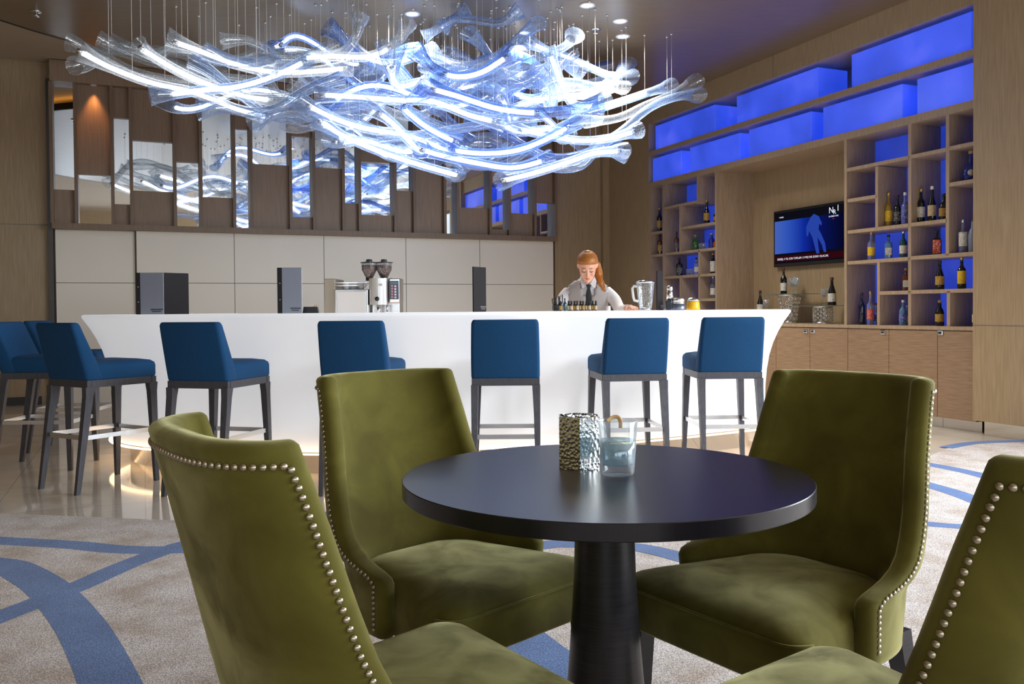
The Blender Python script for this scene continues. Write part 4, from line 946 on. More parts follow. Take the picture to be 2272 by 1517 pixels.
# row of miniature bottles in front of the barmaid
jm = []
xs_ = [1244, 1262, 1268, 1275, 1281, 1288, 1294, 1301, 1308, 1315, 1322]
for k, px in enumerate(xs_):
    y = 6.62+0.012*(k%2); p = on_y(px, 684, y); p.z = ZB+0.0005
    e = empty('miniature_bottle', p, 0, 'miniature dark bottle with cream and gold label in the row before the barmaid', 'bottle', 'row of miniature bottles on the bar')
    if k == 0: e['label'] = 'miniature bottle standing apart at the left of the tall green bottle'; del e['group']
    m = MB(); m.lathe([(0.010,0),(0.0112,0.004),(0.0112,0.045),(0.006,0.055),(0.005,0.07)], 14); m.build('glass', G['dark'], e)
    m = MB(); q = []
    A, B = [], []
    for t in range(13):
        a = R(-90-85+170*t/12); A.append(m.v((0.0116*math.cos(a), 0.0116*math.sin(a), 0.008))); B.append(m.v((0.0116*math.cos(a), 0.0116*math.sin(a), 0.040)))
    for t in range(12): m.f([A[t], A[t+1], B[t+1], B[t]])
    m.build('label', LB['cream'] if k % 3 else LB['gold'], e)
    m = MB(); m.lathe([(0.0075,0.058),(0.0075,0.074),(0.006,0.076)], 12); m.build('cap', M['black'], e)
p = on_y(1253.5, 684, 6.56); p.z = ZB+0.0005
bottle(p, 0.095, 0.014, 'teal', None, 'black', 'round', 'slim dark green bottle beside the row of miniature bottles', group=None)
p = on_y(1350, 684, 6.60); p.z = ZB+0.0005
m = MB(); m.lathe([(0.014,0),(0.016,0.004),(0.016,0.034),(0.013,0.036),(0.012,0.006)], 16, cap1=False); tag(m.build('shot_cup', M['white'], None, p), 'small white cup on the bar before the barmaid hand', 'cup')
p = on_y(1237, 684, 6.72); p.z = ZB+0.0005
e = empty('bar_caddy', p, 0.2, 'black wire bar caddy beside the barmaid at the edge of the white panels', 'caddy')
m = MB(); m.rbox(-0.035, 0.035, -0.03, 0.03, 0, 0.05, 0.006, 1); m.build('box', M['black'], e)
m = MB()
for s in (-1, 0, 1): m.tube([(s*0.025-0.01, 0, 0.05), (s*0.03-0.012, 0, 0.10+0.01*s), (s*0.03+0.008, 0, 0.115+0.01*s), (s*0.03+0.012, 0, 0.07), (s*0.02+0.01, 0, 0.05)], 0.004, 6)
m.build('utensil_rack', M['black'], e)
# ------------------------------------------------------------------ the barmaid
PX, PY = 0.622, 7.30
skin = noisy('skin', srgb(240,184,156), srgb(232,168,140), 12, 0.5, Subsurface_Weight=0.0)
shirtm = noisy('white_shirt_cotton', srgb(238,236,238), srgb(228,226,230), 40, 0.8, 0.1)
vestm = noisy('grey_waistcoat', srgb(176,170,168), srgb(166,160,158), 120, 0.85, 0.2)
hairm = wood('auburn_hair', srgb(120,58,14), srgb(214,140,62), (60, 60, 8), rough=0.4, rot=0, bump=0.4)
person = empty('person', (PX, PY, 0), 0, 'red-haired barmaid in white shirt, grey waistcoat and black tie looking down behind the bar', 'person')
def lean(z): return -0.30*max(0.0, z-0.90)
def torso_loops(off=0.0, z0=0.80, z1=1.37, n=32):
    key = [(0.80,0.165,0.112), (0.92,0.150,0.105), (1.02,0.128,0.092), (1.12,0.143,0.105), (1.20,0.158,0.115), (1.26,0.170,0.108), (1.295,0.160,0.094), (1.330,0.112,0.075), (1.365,0.070,0.062), (1.385,0.048,0.052)]
    out = []
    def at(z):
        for a, b in zip(key, key[1:]):
            if a[0] <= z <= b[0]: t = (z-a[0])/(b[0]-a[0]); return a[1]+(b[1]-a[1])*t, a[2]+(b[2]-a[2])*t
        return key[-1][1:]
    k = int((z1-z0)/0.015)
    for i in range(k+1):
        z = z0+(z1-z0)*i/k; rx, ry = at(z); out.append([((rx+off)*math.cos(2*math.pi*j/n), (ry+off)*math.sin(2*math.pi*j/n)+lean(z), z) for j in range(n)])
    return out
HEAD = Vector((-0.008, -0.225, 1.468)); HT = Matrix.Translation(HEAD) @ Euler((R(31), 0, R(-4))).to_matrix().to_4x4()   # face towards -y, tilted down
def limb(m, pts, rad, n=14): m.tube(catm3(pts, 6), catr(rad, 6), n)
def catm3(P, n):
    Q = []
    for i in range(len(P)-1):
        p0, p1, p2, p3 = [Vector(P[k]) for k in (max(i-1,0), i, i+1, min(i+2,len(P)-1))]
        for k in range(n):
            t = k/n; Q.append(0.5*((2*p1)+(p2-p0)*t+(2*p0-5*p1+4*p2-p3)*t*t+(3*p1-p0-3*p2+p3)*t**3))
    Q.append(Vector(P[-1])); return Q
def catr(r, n):
    out = []
    for i in range(len(r)-1): out += [r[i]+(r[i+1]-r[i])*k/n for k in range(n)]
    return out+[r[-1]]
armR = [(-0.150, lean(1.27), 1.268), (-0.205, -0.14, 1.20), (-0.225, -0.20, 1.09), (-0.20, -0.33, 1.06), (-0.165, -0.44, 1.10)]
armL = [(0.150, lean(1.27), 1.268), (0.215, -0.15, 1.20), (0.250, -0.24, 1.12), (0.285, -0.36, 1.115), (0.300, -0.455, 1.130)]
wr = {'R': Vector((-0.155,-0.47,1.115)), 'L': Vector((0.305,-0.49,1.133))}
def headmesh(m):
    old = m.M; m.M = HT
    loops = []
    # skull and jaw as stacked ellipses (z along the head, face at -y)
    for z, rx, yf, yb in ((-0.112,0.018,-0.078,-0.040), (-0.104,0.032,-0.086,-0.020), (-0.085,0.046,-0.088,0.005), (-0.060,0.058,-0.087,0.040), (-0.030,0.066,-0.086,0.070), (0.0,0.070,-0.084,0.088), (0.035,0.073,-0.085,0.096), (0.065,0.071,-0.080,0.094), (0.090,0.060,-0.062,0.078), (0.108,0.040,-0.036,0.052), (0.116,0.015,-0.006,0.02)):
        c = (yf+yb)/2; ry = (yb-yf)/2; loops.append([(rx*math.copysign(abs(math.cos(2*math.pi*k/28))**0.92, math.cos(2*math.pi*k/28)), c+ry*math.sin(2*math.pi*k/28), z) for k in range(28)])
    m.loft(loops, True, True, True, True)
    m.tube([(0,-0.082,0.005),(0,-0.094,-0.018),(0,-0.104,-0.038),(0,-0.092,-0.045)], [0.006,0.009,0.0125,0.007], 10)   # nose
    m.sphere((-0.010,-0.090,-0.040), 0.007); m.sphere((0.010,-0.090,-0.040), 0.007)
    for s in (-1, 1):
        m.sphere((s*0.030,-0.068,0.0), 0.017); m.sphere((s*0.038,-0.062,-0.035), 0.022)                                  # closed lids, cheeks
        m.tube([(s*0.068,0.0,0.02),(s*0.077,0.006,0.022),(s*0.079,0.012,0.0),(s*0.072,0.004,-0.024)], [0.006,0.008,0.008,0.005], 8)  # ears
    m.tube([(-0.018,-0.086,-0.066),(0,-0.092,-0.066),(0.018,-0.086,-0.066)], [0.004,0.007,0.004], 8)                     # mouth mound
    m.sphere((0,-0.080,-0.098), 0.017)                                                                                   # chin
    m.M = old
def hand(m, w, sgn, d):
    d = Vector(d).normalized(); side = Vector((d.y, -d.x, 0)).normalized()*-sgn; up = Vector((0,0,1))
    m.tube([w, w+d*0.04, w+d*0.078], [(0.022,0.017),(0.036,0.014),(0.034,0.012)], 12)
    for k, ln in enumerate((0.062, 0.072, 0.066, 0.052)):
        b = w+d*0.072+side*(0.026-0.0175*k)
        m.tube([b, b+d*ln*0.45-up*0.006, b+d*ln*0.75-up*0.020, b+d*ln*0.88-up*0.036], [0.0088,0.0082,0.0076,0.006], 8)
    b = w+d*0.018+side*0.026
    m.tube([b, b+side*0.020+d*0.020-up*0.006, b+side*0.028+d*0.048-up*0.014], [0.011,0.010,0.007], 8)
m = MB(); headmesh(m)
m.tube([(0,lean(1.36)+0.01,1.34), (0,-0.165,1.40), (-0.004,-0.195,1.44)], [0.052,0.047,0.047], 18)
m.loft(torso_loops(), True, True, True, True)
for arm in (armR, armL): m.tube(catm3(arm, 6), catr([0.046,0.040,0.036,0.032,0.023], 6), 14)
m.tube([armR[-1], wr['R']], [0.023,0.021], 12); m.tube([armL[-1], wr['L']], [0.023,0.021], 12)
hand(m, wr['R'], 1, (0.35, -1, -0.05)); hand(m, wr['L'], -1, (0.15, -1, -0.04))
for s in (-1, 1):
    m.tube(catm3([(s*0.085,0.0,0.86),(s*0.088,-0.005,0.66),(s*0.085,0.0,0.48),(s*0.085,0.02,0.28),(s*0.085,0.03,0.08)], 4), catr([0.088,0.076,0.055,0.052,0.036], 4), 14)
    m.tube([(s*0.085,0.045,0.035),(s*0.087,-0.05,0.03),(s*0.09,-0.14,0.02)], [0.034,0.034,0.018], 12)
m.build('body', skin, person, mods=[('REMESH', dict(mode='VOXEL', voxel_size=0.0045, use_smooth_shade=True)), ('SMOOTH', dict(factor=0.5, iterations=2))])
# shirt: torso and sleeves
m = MB(); m.loft(torso_loops(0.006, 0.82, 1.372), True, True, True, True)
for arm, k in ((armR, 4), (armL, 4)):
    P = catm3(arm, 6)[:-4]; rr_ = catr([0.050,0.050,0.045,0.040,0.033], 6)[:-4]; m.tube(P, rr_, 16)
m.build('shirt', shirtm, person, mods=[('REMESH', dict(mode='VOXEL', voxel_size=0.006, use_smooth_shade=True)), ('SMOOTH', dict(factor=0.5, iterations=2))])
# waistcoat with its deep V neck
m = MB(); LP = torso_loops(0.016, 0.86, 1.350, 48); VV = [[m.v(p) for p in lp] for lp in LP]; m.smooth = True
for i in range(len(VV)-1):
    for j in range(48):
        k = (j+1) % 48; c = sum((Vector(x.co) for x in (VV[i][j], VV[i][k], VV[i+1][j], VV[i+1][k])), Vector())/4
        front = c.y < lean(c.z)
        if front and c.z > 1.13 and abs(c.x+0.0) < (c.z-1.13)*0.36: continue
        if c.z > 1.24 and abs(c.x) > 0.150: continue
        m.f([VV[i][j], VV[i][k], VV[i+1][k], VV[i+1][j]])
m.build('waistcoat', vestm, person, mods=[('SOLIDIFY', dict(thickness=0.006, offset=1))])
# dark trousers and shoes
m = MB(); m.loft([[(0.172*math.cos(2*math.pi*j/24), 0.118*math.sin(2*math.pi*j/24), z) for j in range(24)] for z in (0.80, 0.86, 0.92)], True, True, True, True)
for s in (-1, 1): m.tube([(s*0.085,0.0,0.86),(s*0.088,-0.005,0.66),(s*0.085,0.0,0.48),(s*0.085,0.02,0.28),(s*0.085,0.03,0.07)], [0.096,0.086,0.068,0.062,0.056], 16)
m.build('trousers', M['menu_black'], person)
for s in (-1, 1):
    m = MB(); m.tube([(s*0.085,0.075,0.034),(s*0.087,0.0,0.045),(s*0.088,-0.08,0.034),(s*0.09,-0.165,0.022)], [0.030,0.040,0.036,0.020], 12); m.build('shoe', M['black'], person)
# collar, tie
for s in (-1, 1):
    cp = ((s*0.004,-0.232,1.318), (s*0.050,-0.190,1.382), (s*0.056,-0.12,1.392), (s*0.066,-0.13,1.355), (s*0.064,-0.205,1.345), (s*0.048,-0.243,1.288))
    m = MB(); A_ = [m.v(p_) for p_ in cp]; B_ = [m.v((p_[0]+s*0.003, p_[1]-0.004, p_[2])) for p_ in cp]
    for Q_ in (A_, B_): m.f([Q_[0], Q_[1], Q_[4], Q_[5]]); m.f([Q_[1], Q_[2], Q_[3], Q_[4]])
    for k in range(6): m.f([A_[k], A_[(k+1)%6], B_[(k+1)%6], B_[k]])
    m.build('collar', shirtm, person)
m = MB()
def tl(y, z, w): return [(-w,y-0.006,z),(-w*0.4,y-0.012,z),(w*0.4,y-0.012,z),(w,y-0.006,z),(w,y+0.003,z),(-w,y+0.003,z)]
m.loft([tl(-0.240,1.320,0.018), tl(-0.240,1.315,0.021), tl(-0.238,1.292,0.012), tl(-0.236,1.287,0.012), tl(-0.226,1.24,0.022), tl(-0.205,1.165,0.026), tl(-0.195,1.13,0.012)], True, True)
m.build('necktie', mat('black_tie', srgb(22,26,30), 0.6), person)
# hair, ponytail, brows, lashes, lips
m = MB(); m.M = HT; loops = []; n = 30
def hl(z, rx, yf, yb): c = (yf+yb)/2; ry = (yb-yf)/2; return [(rx*math.cos(2*math.pi*k/n), c+ry*math.sin(2*math.pi*k/n), z) for k in range(n)]
cap = [hl(-0.050,0.066,0.020,0.085), hl(-0.020,0.076,0.000,0.098), hl(0.010,0.079,-0.022,0.104), hl(0.035,0.084,-0.052,0.108), hl(0.048,0.084,-0.072,0.108), hl(0.060,0.082,-0.085,0.105), hl(0.080,0.076,-0.083,0.098), hl(0.102,0.058,-0.060,0.080), hl(0.116,0.040,-0.036,0.056), hl(0.124,0.018,-0.008,0.028)]
m.loft(cap, True, True, True, True)
rh = random.Random(9); EC = Vector((0, 0.012, 0.030)); ER = Vector((0.0815, 0.0965, 0.090)); back = Vector((0.15, 0.85, 0.35)).normalized()
for q in range(64):
    th = R(-118+236*(q+rh.random()*0.6)/64); s0 = Vector((math.sin(th), -math.cos(th), 0.30-0.55*(abs(th)/R(118))**1.6)).normalized()
    pts = []
    for k in range(9):
        t = k/8; d = s0.lerp(back, t)+Vector((0, 0, 0.42*math.sin(math.pi*t))); d.normalize(); rr_ = 1.0+0.03*rh.random()
        pts.append(EC+Vector((d.x*ER.x, d.y*ER.y, d.z*ER.z))*rr_)
    m.tube(pts, [0.0022]+[0.0042]*7+[0.003], 5)
m.build('hair', hairm, person)
m = MB(); 
pt = catm3([tuple(HT @ Vector((0.055,0.05,0.02))), tuple(HT @ Vector((0.085,0.035,-0.01))), (0.090,-0.165,1.395), (0.100,-0.205,1.335), (0.118,-0.205,1.285), (0.128,-0.200,1.262)], 5)
m.tube(pt, catr([0.016,0.022,0.023,0.021,0.013,0.003], 5), 12)
for q in range(12):
    a = 2*math.pi*q/12; off_ = Vector((math.cos(a), math.sin(a)*0.6, 0)); rr_ = catr([0.014,0.021,0.024,0.023,0.015,0.004], 5)
    m.tube([p_ + off_*(rr_[k]+0.004*math.sin(k*0.9+q)) for k, p_ in enumerate(pt)], [0.006]*(len(pt)-1)+[0.001], 5)
m.build('ponytail', hairm, person)
m = MB(); m.M = HT; m.sphere((0.0,0.02,0.116), 0.022, sc=(1.4,1,0.7)); m.build('hair_tuft', hairm, person)
for s in (-1, 1):
    m = MB(); m.M = HT; m.tube([(s*0.014,-0.087,0.020),(s*0.030,-0.088,0.026),(s*0.047,-0.076,0.018)], [0.0018,0.0024,0.0012], 6); m.build('eyebrow', mat('brow', srgb(140,88,52), 0.7) if s < 0 else bpy.data.materials['brow'], person)
    m = MB(); m.M = HT; m.tube([(s*0.014,-0.084,-0.004),(s*0.030,-0.0875,-0.010),(s*0.046,-0.077,-0.003)], [0.0014,0.0026,0.0014], 6); m.build('eyelash', mat('lash', srgb(60,36,28), 0.7) if s < 0 else bpy.data.materials['lash'], person)
m = MB(); m.M = HT; m.tube([(-0.019,-0.087,-0.066),(-0.008,-0.0965,-0.064),(0,-0.098,-0.066),(0.008,-0.0965,-0.064),(0.019,-0.087,-0.066)], [0.0015,0.0036,0.0036,0.0036,0.0015], 8); m.build('lips', mat('lips', srgb(196,108,100), 0.4), person)

# ------------------------------------------------------------------ green dining chairs

zs_prof = [0.335, 0.35, 0.39, 0.43, 0.458, 0.470, 0.478, 0.487, 0.498, 0.515, 0.54, 0.58, 0.63, 0.70, 0.76, 0.82, 0.87, 0.905, 0.927]
def interp(tab, z):
    if z <= tab[0][0]: return tab[0][1]
    for a, b in zip(tab, tab[1:]):
        if z <= b[0]: t = (z-a[0])/(b[0]-a[0]); return a[1]+(b[1]-a[1])*t
    return tab[-1][1]
def y_edge(z): return interp([(0.35,0.010),(0.458,0.018),(0.470,0.010),(0.478,-0.012),(0.487,-0.050),(0.498,-0.088),(0.515,-0.125),(0.54,-0.155),(0.58,-0.180),(0.63,-0.203),(0.70,-0.226),(0.82,-0.262),(0.927,-0.298)], z)
def y_back(z): return interp([(0.345,-0.275),(0.47,-0.300),(0.60,-0.328),(0.80,-0.378),(0.927,-0.412)], z)
def hw(z): return interp([(0.345,0.284),(0.47,0.290),(0.60,0.272),(0.75,0.250),(0.927,0.232)], z)
def P_out(ph, z):
    a = abs(ph)*math.pi/2; s = 1 if ph >= 0 else -1
    x = hw(z)*math.sin(a)**0.72; y = y_back(z)+(y_edge(z)-y_back(z))*(1-math.cos(a)**0.95)
    return Vector((s*x, y, z))
def N_out(ph, z):
    e_ = 0.01; a, b = P_out(max(-1, ph-e_), z), P_out(min(1, ph+e_), z); t = (b-a).normalized(); n_ = Vector((t.y, -t.x, 0)); return n_
NS = 33
def chair_shell():
    m = MB(); loops = []
    phs = [-1+2*k/(NS-1) for k in range(NS)]
    phs = [math.copysign(abs(p)**0.85, p) for p in phs]
    def loop(z, zz, inset, th):
        out = [P_out(p, z)+(-N_out(p, z))*inset for p in phs]; inn = []
        for p in phs: q = P_out(p, z)-N_out(p, z)*(inset+th); inn.append(q)
        # soft rim: pull the extreme points so the edge is rounded
        def mk(v): return (v.x, v.y, zz)
        r0 = (out[-1]+inn[-1])/2; d = (out[-1]-out[-3]).normalized()*th*0.30; r1 = (out[0]+inn[0])/2; d1 = (out[0]-out[2]).normalized()*th*0.30
        return [mk(v) for v in out] + [mk(out[-1]*0.8+inn[-1]*0.2+d*0.8), mk(r0+d), mk(out[-1]*0.2+inn[-1]*0.8+d*0.8)] + [mk(v) for v in inn[::-1]] + [mk(inn[0]*0.8+out[0]*0.2+d1*0.8), mk(r1+d1), mk(inn[0]*0.2+out[0]*0.8+d1*0.8)]
    th = 0.050
    loops.append(loop(0.335, 0.330, 0.008, th-0.016))
    for z in zs_prof: loops.append(loop(z, z, 0, th))
    loops.append(loop(0.927, 0.934, 0.004, th-0.008)); loops.append(loop(0.927, 0.938, 0.012, th-0.024)); loops.append(loop(0.927, 0.940, 0.020, th-0.040))
    LL = m.loft(loops, False, False, True, True)
    for R_ in (LL[0], LL[-1]):
        ou, inn = R_[:NS], R_[NS+3:2*NS+3][::-1]
        for j in range(NS-1): m.f([ou[j], ou[j+1], inn[j+1], inn[j]], True)
        m.f([ou[-1]]+R_[NS:NS+3]+[inn[-1]], True); m.f([inn[0]]+R_[2*NS+3:]+[ou[0]], True)
    return m
def seat_loop(z, ins, yf=0.262, yb=-0.26, n=6):
    if ins > 0.04:
        k = 1-(ins-0.04)/0.25; return [(x*k, y*k, z) for x, y, _ in seat_loop(z, 0.04, yf, yb, n)]
    pts = []; rf = 0.05
    hf, hb = 0.276-ins, 0.215-ins; y1, y0 = yf-ins, yb+ins
    for sx, cy, a0, h, r in ((1, y1, 0, hf, rf), (-1, y1, 90, hf, rf), (-1, y0, 180, hb, 0.12), (1, y0, 270, hb, 0.12)):
        for k in range(n+1):
            a = R(a0+90*k/n); pts.append((sx*(h-r)+r*math.cos(a), (cy-r if cy > 0 else cy+r)+r*math.sin(a), z))
    # bulge the front edge a little
    return [(x, y+(0.012*(1-(x/0.26)**2) if y > 0.15 else 0), zz) for x, y, zz in pts]
nail_me = None
def nails_path():
    pts = []
    def edge_phi(z, d):
        ph = 1.0; acc = 0; prev = P_out(1.0, z)
        while acc < d and ph > 0.2: ph -= 0.004; q = P_out(ph, z); acc += (q-prev).length; prev = q
        return ph
    side = []
    z = 0.352
    while z < 0.908: side.append(z); z += 0.0012
    R_ = []
    for z in side: ph = edge_phi(z, 0.014); R_.append((ph, z))
    top = []; z = 0.908; ph = R_[-1][0]
    k = 500
    for i in range(1, k): top.append((ph*(1-2*i/k), z))
    seq = R_ + top + [(-p, z) for p, z in R_[::-1]]
    pos = [(P_out(p, z), N_out(p, z)) for p, z in seq]
    out = [pos[0]]; acc = 0.0
    for a, b in zip(pos, pos[1:]):
        acc += (b[0]-a[0]).length
        if acc >= 0.0128: out.append(b); acc = 0.0
    return out
NAILS = nails_path()
def nail_mesh():
    m = MB(); m.lathe([(0.0054, -0.0005), (0.0054, 0.0008), (0.0047, 0.0024), (0.0030, 0.0038), (0.0011, 0.0044)], 10); bmesh.ops.recalc_face_normals(m.bm, faces=m.bm.faces[:])
    me = bpy.data.meshes.new('nailhead'); m.bm.to_mesh(me); m.bm.free(); me.materials.append(M['nail']); return me
NAIL = nail_mesh()
shell_src = chair_shell(); seat_src = None
def make_chair(loc, facing, label):
    f = Vector(facing).normalized(); rz = math.atan2(-f.x, f.y)
    e = empty('dining_chair', (loc[0], loc[1], 0.0058), rz, label, 'chair', 'green velvet chairs around the table')
    Wm = Matrix.Translation((loc[0], loc[1], 0)) @ Matrix.Rotation(rz, 4, 'Z')
    m = chair_shell(); bk = m.build('backrest', M['velvet'], e)
    order = sorted(range(len(NAILS)), key=lambda i: (Wm @ NAILS[i][0] - Vector((0,0,CAM_Z))).length)
    near = set(order[:100]); rest = MB()
    for i, (p, n_) in enumerate(NAILS):
        rot = n_.to_track_quat('Z', 'Y').to_matrix().to_4x4(); M4 = Matrix.Translation(p + n_*0.0006) @ rot
        if i in near:
            o = bpy.data.objects.new('nailhead', NAIL); COL.objects.link(o); o.parent = bk; o.matrix_local = M4
        else:
            rest.M = M4; rest.lathe([(0.0054, -0.0005), (0.0054, 0.0008), (0.0047, 0.0024), (0.0030, 0.0038), (0.0011, 0.0044)], 10)
    ro = rest.build('nailhead_row', M['nail'], bk); ro['kind'] = 'stuff'
    m = MB(); m.loft([seat_loop(0.328, 0.006), seat_loop(0.335, 0.0), seat_loop(0.41, 0.0), seat_loop(0.429, 0.002), seat_loop(0.438, 0.008), seat_loop(0.449, 0.024), seat_loop(0.459, 0.055), seat_loop(0.466, 0.10), seat_loop(0.469, 0.15)], True, 'fan', True, True)
    st = m.build('seat', M['velvet'], e)
    lp = [Vector(p) for p in seat_loop(0.427, -0.002)]; fr = [p for p in lp if p.y > -0.02]; fr.sort(key=lambda p: math.atan2(p.y+0.0, p.x))
    m = MB(); m.tube(fr, 0.0028, 6); m.build('piping', M['velvet'], st)
    for sx, sy in ((-1,1),(1,1),(-1,-1),(1,-1)):
        m = MB(); tx, ty = (sx*0.225, 0.215) if sy > 0 else (sx*0.19, -0.225); bx, by = (sx*0.228, 0.225) if sy > 0 else (sx*0.205, -0.30)
        m.loft([[(cx_+a*w_, cy_+b*w_, z) for a, b in ((-1,-1),(1,-1),(1,1),(-1,1))] for cx_, cy_, w_, z in ((bx, by, 0.014, 0), (tx, ty, 0.024, 0.342))], True, True, True, False); m.build('leg', M['blackwood'], e)
    return e
make_chair((-0.186, 1.532), (0.8116, 0.5842), 'green velvet chair front left, seen from behind with nail-studded back')
make_chair((-0.133, 2.277), (0.712, -0.702), 'green velvet chair behind the table at left, its front facing the camera')
make_chair((0.625, 2.116), (-0.8217, -0.570), 'green velvet chair right of the table with its seat facing left')
make_chair((0.561, 1.383), (-0.5985, 0.801), 'green velvet chair cut off by the bottom right corner of the photo')

# ------------------------------------------------------------------ round table
TX, TY, TR, TZ = 0.205, 1.962, 0.452, 0.752
e = empty('round_table', (TX, TY, -0.0042), 0, 'round black-stained wooden pedestal table in the foreground', 'table')
M['table_top'] = wood('black_table_veneer', srgb(22,20,26), srgb(30,27,34), (40, 1.5, 1), rough=0.28, rot=0, bump=0.05)
m = MB(); m.lathe([(0.001, TZ-0.034), (TR-0.002, TZ-0.034), (TR, TZ-0.032), (TR, TZ-0.0015), (TR-0.0015, TZ), (0.001, TZ)], 128, cap0=False, cap1=False); m.build('tabletop', M['table_top'], e, mods=[('EDGE_SPLIT', dict(split_angle=R(25)))])
m = MB(); m.lathe([(0.070, TZ-0.035), (0.068, TZ-0.05), (0.066, 0.66), (0.070, 0.52), (0.080, 0.36), (0.094, 0.20), (0.112, 0.08), (0.120, 0.034)], 48); m.build('pedestal', M['blackwood'], e)
m = MB(); m.lathe([(0.26, 0.010), (0.26, 0.022), (0.24, 0.032), (0.13, 0.036)], 64); m.build('base', M['blackwood'], e)

# hammered silver candle holder and the blue drink
M['hammered'] = mat('hammered_silver', (0.80, 0.79, 0.76, 1), 0.12, 1.0)
b = M['hammered'].node_tree.nodes['Principled BSDF']; mp = coords(M['hammered'], (1,1,1)); n_ = N(M['hammered'], 'ShaderNodeTexVoronoi'); n_.inputs['Scale'].default_value = 130
L(M['hammered'], mp.outputs[0], n_.inputs['Vector']); bp = N(M['hammered'], 'ShaderNodeBump'); bp.inputs['Strength'].default_value = 1.0; bp.inputs['Distance'].default_value = 0.0014
L(M['hammered'], n_.outputs['Distance'], bp.inputs['Height']); L(M['hammered'], bp.outputs[0], b.inputs['Normal'])
TZ -= 0.0042
p = on_z(1285, 1036, TZ); e = empty('candle_holder', (p.x, p.y, TZ+0.0005), R(20), 'hammered silver candle holder beside the glass on the table', 'candle holder')
hexr = 0.054
def hexl(r, z): return [(r*math.cos(R(60*k+8)), r*math.sin(R(60*k+8)), z) for k in range(6)]
m = MB(); m.loft([hexl(hexr, 0), hexl(hexr, 0.122), hexl(hexr-0.003, 0.122), hexl(hexr-0.003, 0.006)], True, True); m.build('sleeve', M['hammered'], e)
m = MB(); m.M = Matrix.Translation((0,0,0.006)); m.lathe([(0.018,0),(0.018,0.03),(0.016,0.03)], 16); m.build('candle', M['white'], e)
M['real_glass'] = tube_glass('drinking_glass', (0.96, 0.98, 0.99, 1), (0.9, 0.95, 1.0, 1), 0.03, 0.75, False)
M['blue_drink'] = tube_glass('blue_cocktail', (0.80, 0.94, 0.99, 1), (0.78, 0.95, 1.0, 1), 0.5, 0.75, False)
M['ice'] = tube_glass('ice', (0.9, 0.96, 1.0, 1), (0.85, 0.95, 1.0, 1), 0.25, 0.8, False)
p = on_z(1371, 1052, TZ); e = empty('drinking_glass', (p.x, p.y, TZ+0.0005), 0, 'clear tumbler of pale blue iced drink with citrus peel on the table', 'drinking glass')
GH = 0.122
m = MB(); m.lathe([(0.001,0), (0.034,0), (0.0365,0.004), (0.0385,0.03), (0.0450,GH-0.001), (0.0444,GH), (0.0436,GH-0.001), (0.0368,0.030), (0.034,0.022), (0.001,0.020)], 64, cap0=False, cap1=False); m.build('tumbler', M['real_glass'], e)
m = MB(); m.lathe([(0.001,0.0212), (0.0332,0.0232), (0.0362,0.030), (0.0407,0.078), (0.001,0.078)], 64, cap0=False, cap1=False); dr = m.build('drink', M['blue_drink'], e)
m = MB()
random.seed(5)
m.M = Matrix.Translation((0.010, -0.006, 0.052)) @ Euler((0.5, 0.4, 0.3)).to_matrix().to_4x4(); m.rbox(-0.016, 0.016, -0.014, 0.014, -0.014, 0.014, 0.006, 3); m.build('ice_cube', M['ice'], e)
m = MB(); m.M = Matrix.Translation((-0.012, 0.010, 0.062)) @ Euler((0.2, 0.7, 1.1)).to_matrix().to_4x4(); m.rbox(-0.014, 0.014, -0.013, 0.013, -0.013, 0.013, 0.005, 3); m.build('ice_cube', M['ice'], e)
m = MB(); P = [(-0.022,0.026,GH-0.006),(-0.008,0.032,GH+0.002),(0.004,0.033,GH+0.003),(0.010,0.031,GH-0.006),(0.010,0.028,GH-0.022)]
m.tube(catm3(P, 5), [(0.0012,0.0045)]*21, 8); m.build('citrus_peel', mat('orange_peel', srgb(232,190,132), 0.5), e)
# ------------------------------------------------------------------ chandelier of blown glass tubes with light rods
rnd = random.Random(41)
ENV = [(130,72,104),(160,78,145),(200,78,170),(260,80,195),(330,82,222),(450,78,255),(560,85,282),(640,70,298),(700,66,312),(760,40,330),(800,26,342),(900,36,372),(1000,18,398),(1110,20,408),(1220,60,385),(1300,66,365),(1360,110,350),(1420,150,320),(1500,178,240),(1565,182,222)]
def env(x):
    if x <= ENV[0][0] or x >= ENV[-1][0]: return None
    for a, b in zip(ENV, ENV[1:]):
        if x <= b[0]: t = (x-a[0])/(b[0]-a[0]); return a[1]+(b[1]-a[1])*t, a[2]+(b[2]-a[2])*t
def zline(x): return 7.5+(x-140)*(9.7-7.5)/1420
ch = empty('chandelier', on_z(850, 30, Z_SLAB) if False else Vector((-0.9, 8.5, Z_SLAB)), 0, 'huge chandelier of wavy clear and blue blown glass tubes with white light rods', 'chandelier')
CH0 = Vector(ch.location)
def inside(p):
    x, y = to_pix(p); e_ = env(x); return e_ is not None and e_[0]-4 <= y <= e_[1]+4
def tube_curve(c, length, yaw, pitch, amp, phase, bend):
    d = Vector((math.cos(yaw)*math.cos(pitch), math.sin(yaw)*math.cos(pitch), math.sin(pitch))); s = d.cross(Vector((0,0,1))).normalized(); u_ = s.cross(d)
    P = []
    for k in range(15):
        t = k/14-0.5
        P.append(c + d*length*t + u_*(amp*math.sin(2*math.pi*t*1.05+phase)+bend*(t*t*4-0.33)) + s*amp*0.7*math.cos(2*math.pi*t*0.9+phase*1.7))
    return P
